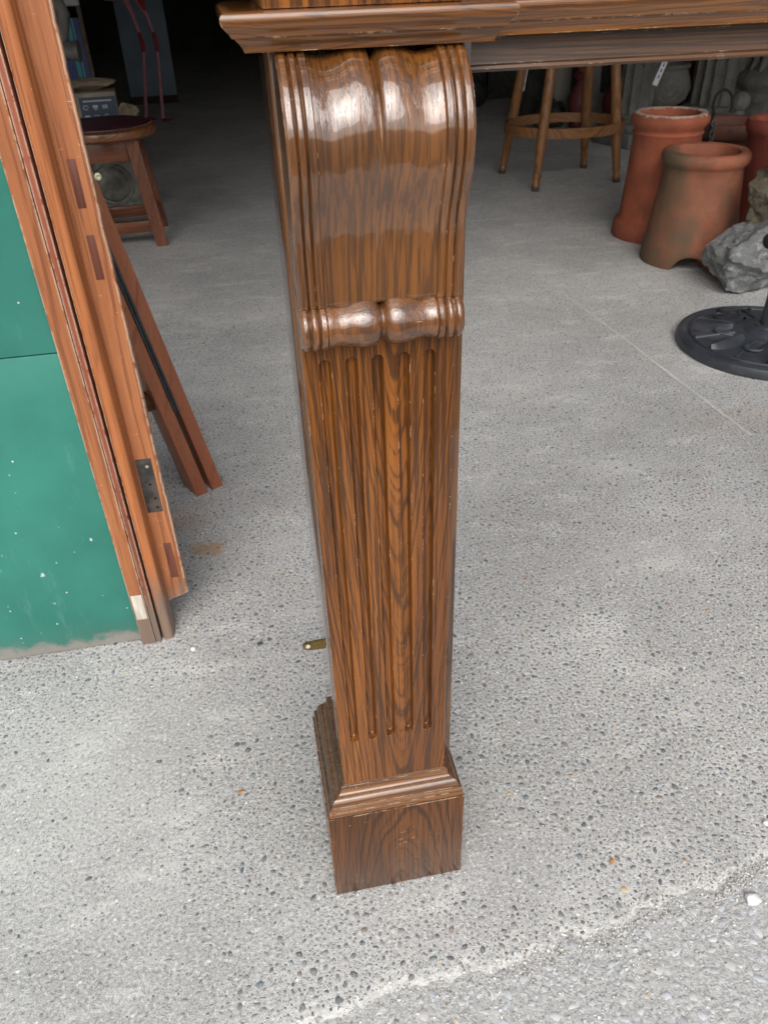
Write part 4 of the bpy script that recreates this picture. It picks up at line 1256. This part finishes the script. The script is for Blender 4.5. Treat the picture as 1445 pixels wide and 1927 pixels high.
for x, y, lb in ((2.40, 5.05, 'dark red turned spindle post seen behind the rear bar stool leg'), (2.62, 4.98, 'dark red turned spindle post just left of the slim fluted column')):
    t = thing('turned_post', (x, y, 0), lb, 'spindle', 0, 'dark red turned posts')
    obj('turned_shaft', lathe_bm(BALP, 28), M_DRED, t)
    obj('foot_block', box_bm(-.09, .09, -.09, .09, -.0, .03, .004), M_GST2, t)
M_PALEW = plain('greyed_board', (.22, .205, .175), .8, .2, 8, .2, stretch=(1, 1, .2))
M_WHT = plain('dull_white_board', (.27, .27, .265), .6, .12, 8, .1)
b = box_bm(-.06, .06, -.015, .015, 0, 1.1, .004)
for v in b.verts: v.co.y += v.co.z * .10
o = tag(obj('leaning_plank', b, M_PALEW), 'pale grey plank leaning upright behind the bar stool', 'plank'); o.location = (2.36, 5.25, 0)
b = box_bm(-.085, .085, -.012, .012, 0, 1.1, .004)
for v in b.verts: v.co.y += v.co.z * .10
o = tag(obj('white_board', b, M_WHT), 'dull white board standing between the two red turned posts', 'board'); o.location = (2.58, 5.30, 0)
def statue(loc, size, seed, label):
    o = obj('stone_figure', rock_bm(size, seed, 4, .34, 1.7, 3), M_GST2, sharp=180); o.location = loc
    tag(o, label, 'statue', 'dark stone figures')
statue((2.02, 6.6, 0), (.20, .16, .13), 41, 'low dark stone animal crouching at far left of the stone row')
statue((2.33, 5.75, 0), (.15, .13, .27), 43, 'upright dark stone figure seen between the bar stool legs')
statue((2.28, 5.25, 0), (.10, .10, .10), 47, 'small dark stone figure in front of the upright one')
# a row of stone slabs that closes the view behind the ornaments
M_DARKST = mat_rock('dim_stacked_slabs', (.05, .05, .045), (.09, .088, .08), (.14, .137, .125))
for k, (x, w, h) in enumerate(((2.0, .30, .75), (2.62, .28, .9), (3.22, .27, .8), (3.8, .27, .95), (4.35, .25, .8))):
    o = obj('stone_slab', box_bm(-w, w, -.05, .05, 0, h, .015, 2), M_DARKST, sharp=60); o.location = (x, 6.95 + .02 * k, 0); o.rotation_euler.z = .05 * (k - 2)
    tag(o, ['lowest dim stone slab at the left end of the back row', 'second dim stone slab from the left in the back row', 'middle dim stone slab of the back row', 'tallest dim stone slab, fourth from the left in the back row', 'dim stone slab at the right end of the back row'][k], 'slab', 'stone slabs in the back row')
# price tags
M_TAG = plain('white_tag', (.62, .64, .70), .6, .06, 10, .05)
def ptag(loc, h, ry, label):
    t = thing('price_tag', loc, label, 'tag')
    o = obj('card', box_bm(-.017, .017, -.001, .001, 0, h, .0004, 1), M_TAG, t); o.rotation_euler.y = ry
    for q in range(3):
        m = obj('print_line', box_bm(-.004, .004, -.0022, -.0012, h * (.25 + .2 * q), h * (.37 + .2 * q), .0002, 1), M_GST2, o)
    obj('string', tube_bm([(h * math.sin(ry), 0, h * math.cos(ry)), (h * math.sin(ry) * 1.5, .02, h * math.cos(ry) + .10)], .0015, 6), M_TAG, t)
ptag((2.60, 4.40, .36), .16, math.radians(20), 'white printed price tag hanging in front of the stone bowl')
ptag((1.93, 4.9, .31), .14, math.radians(8), 'white price tag hanging behind the front bar stool leg')
# black ring hook and chain behind the tall pot
t = thing('chain_hook', (2.12, 2.86, 0), 'black iron ring with hanging chain behind the tall red pot', 'chain')
obj('ring', tube_bm([(.045 * math.cos(a), .01 * math.sin(a), .47 + .055 * math.sin(a)) for a in np.linspace(-.6, 3.9, 20)], .006, 8), M_HOLE, t)
obj('stake', tube_bm([(-.03, 0, 0), (-.036, 0, .44)], .006, 8), M_HOLE, t)
for k in range(9):
    o = obj('chain_link', tube_bm([(.010 * math.cos(a), 0, .015 * math.sin(a)) for a in np.linspace(0, 6.28, 12)], .003, 6), M_IRON, t)
    o.location = (-.032 + .004 * (k % 2), -.012, .40 - k * .022); o.rotation_euler.z = (k % 2) * 1.57
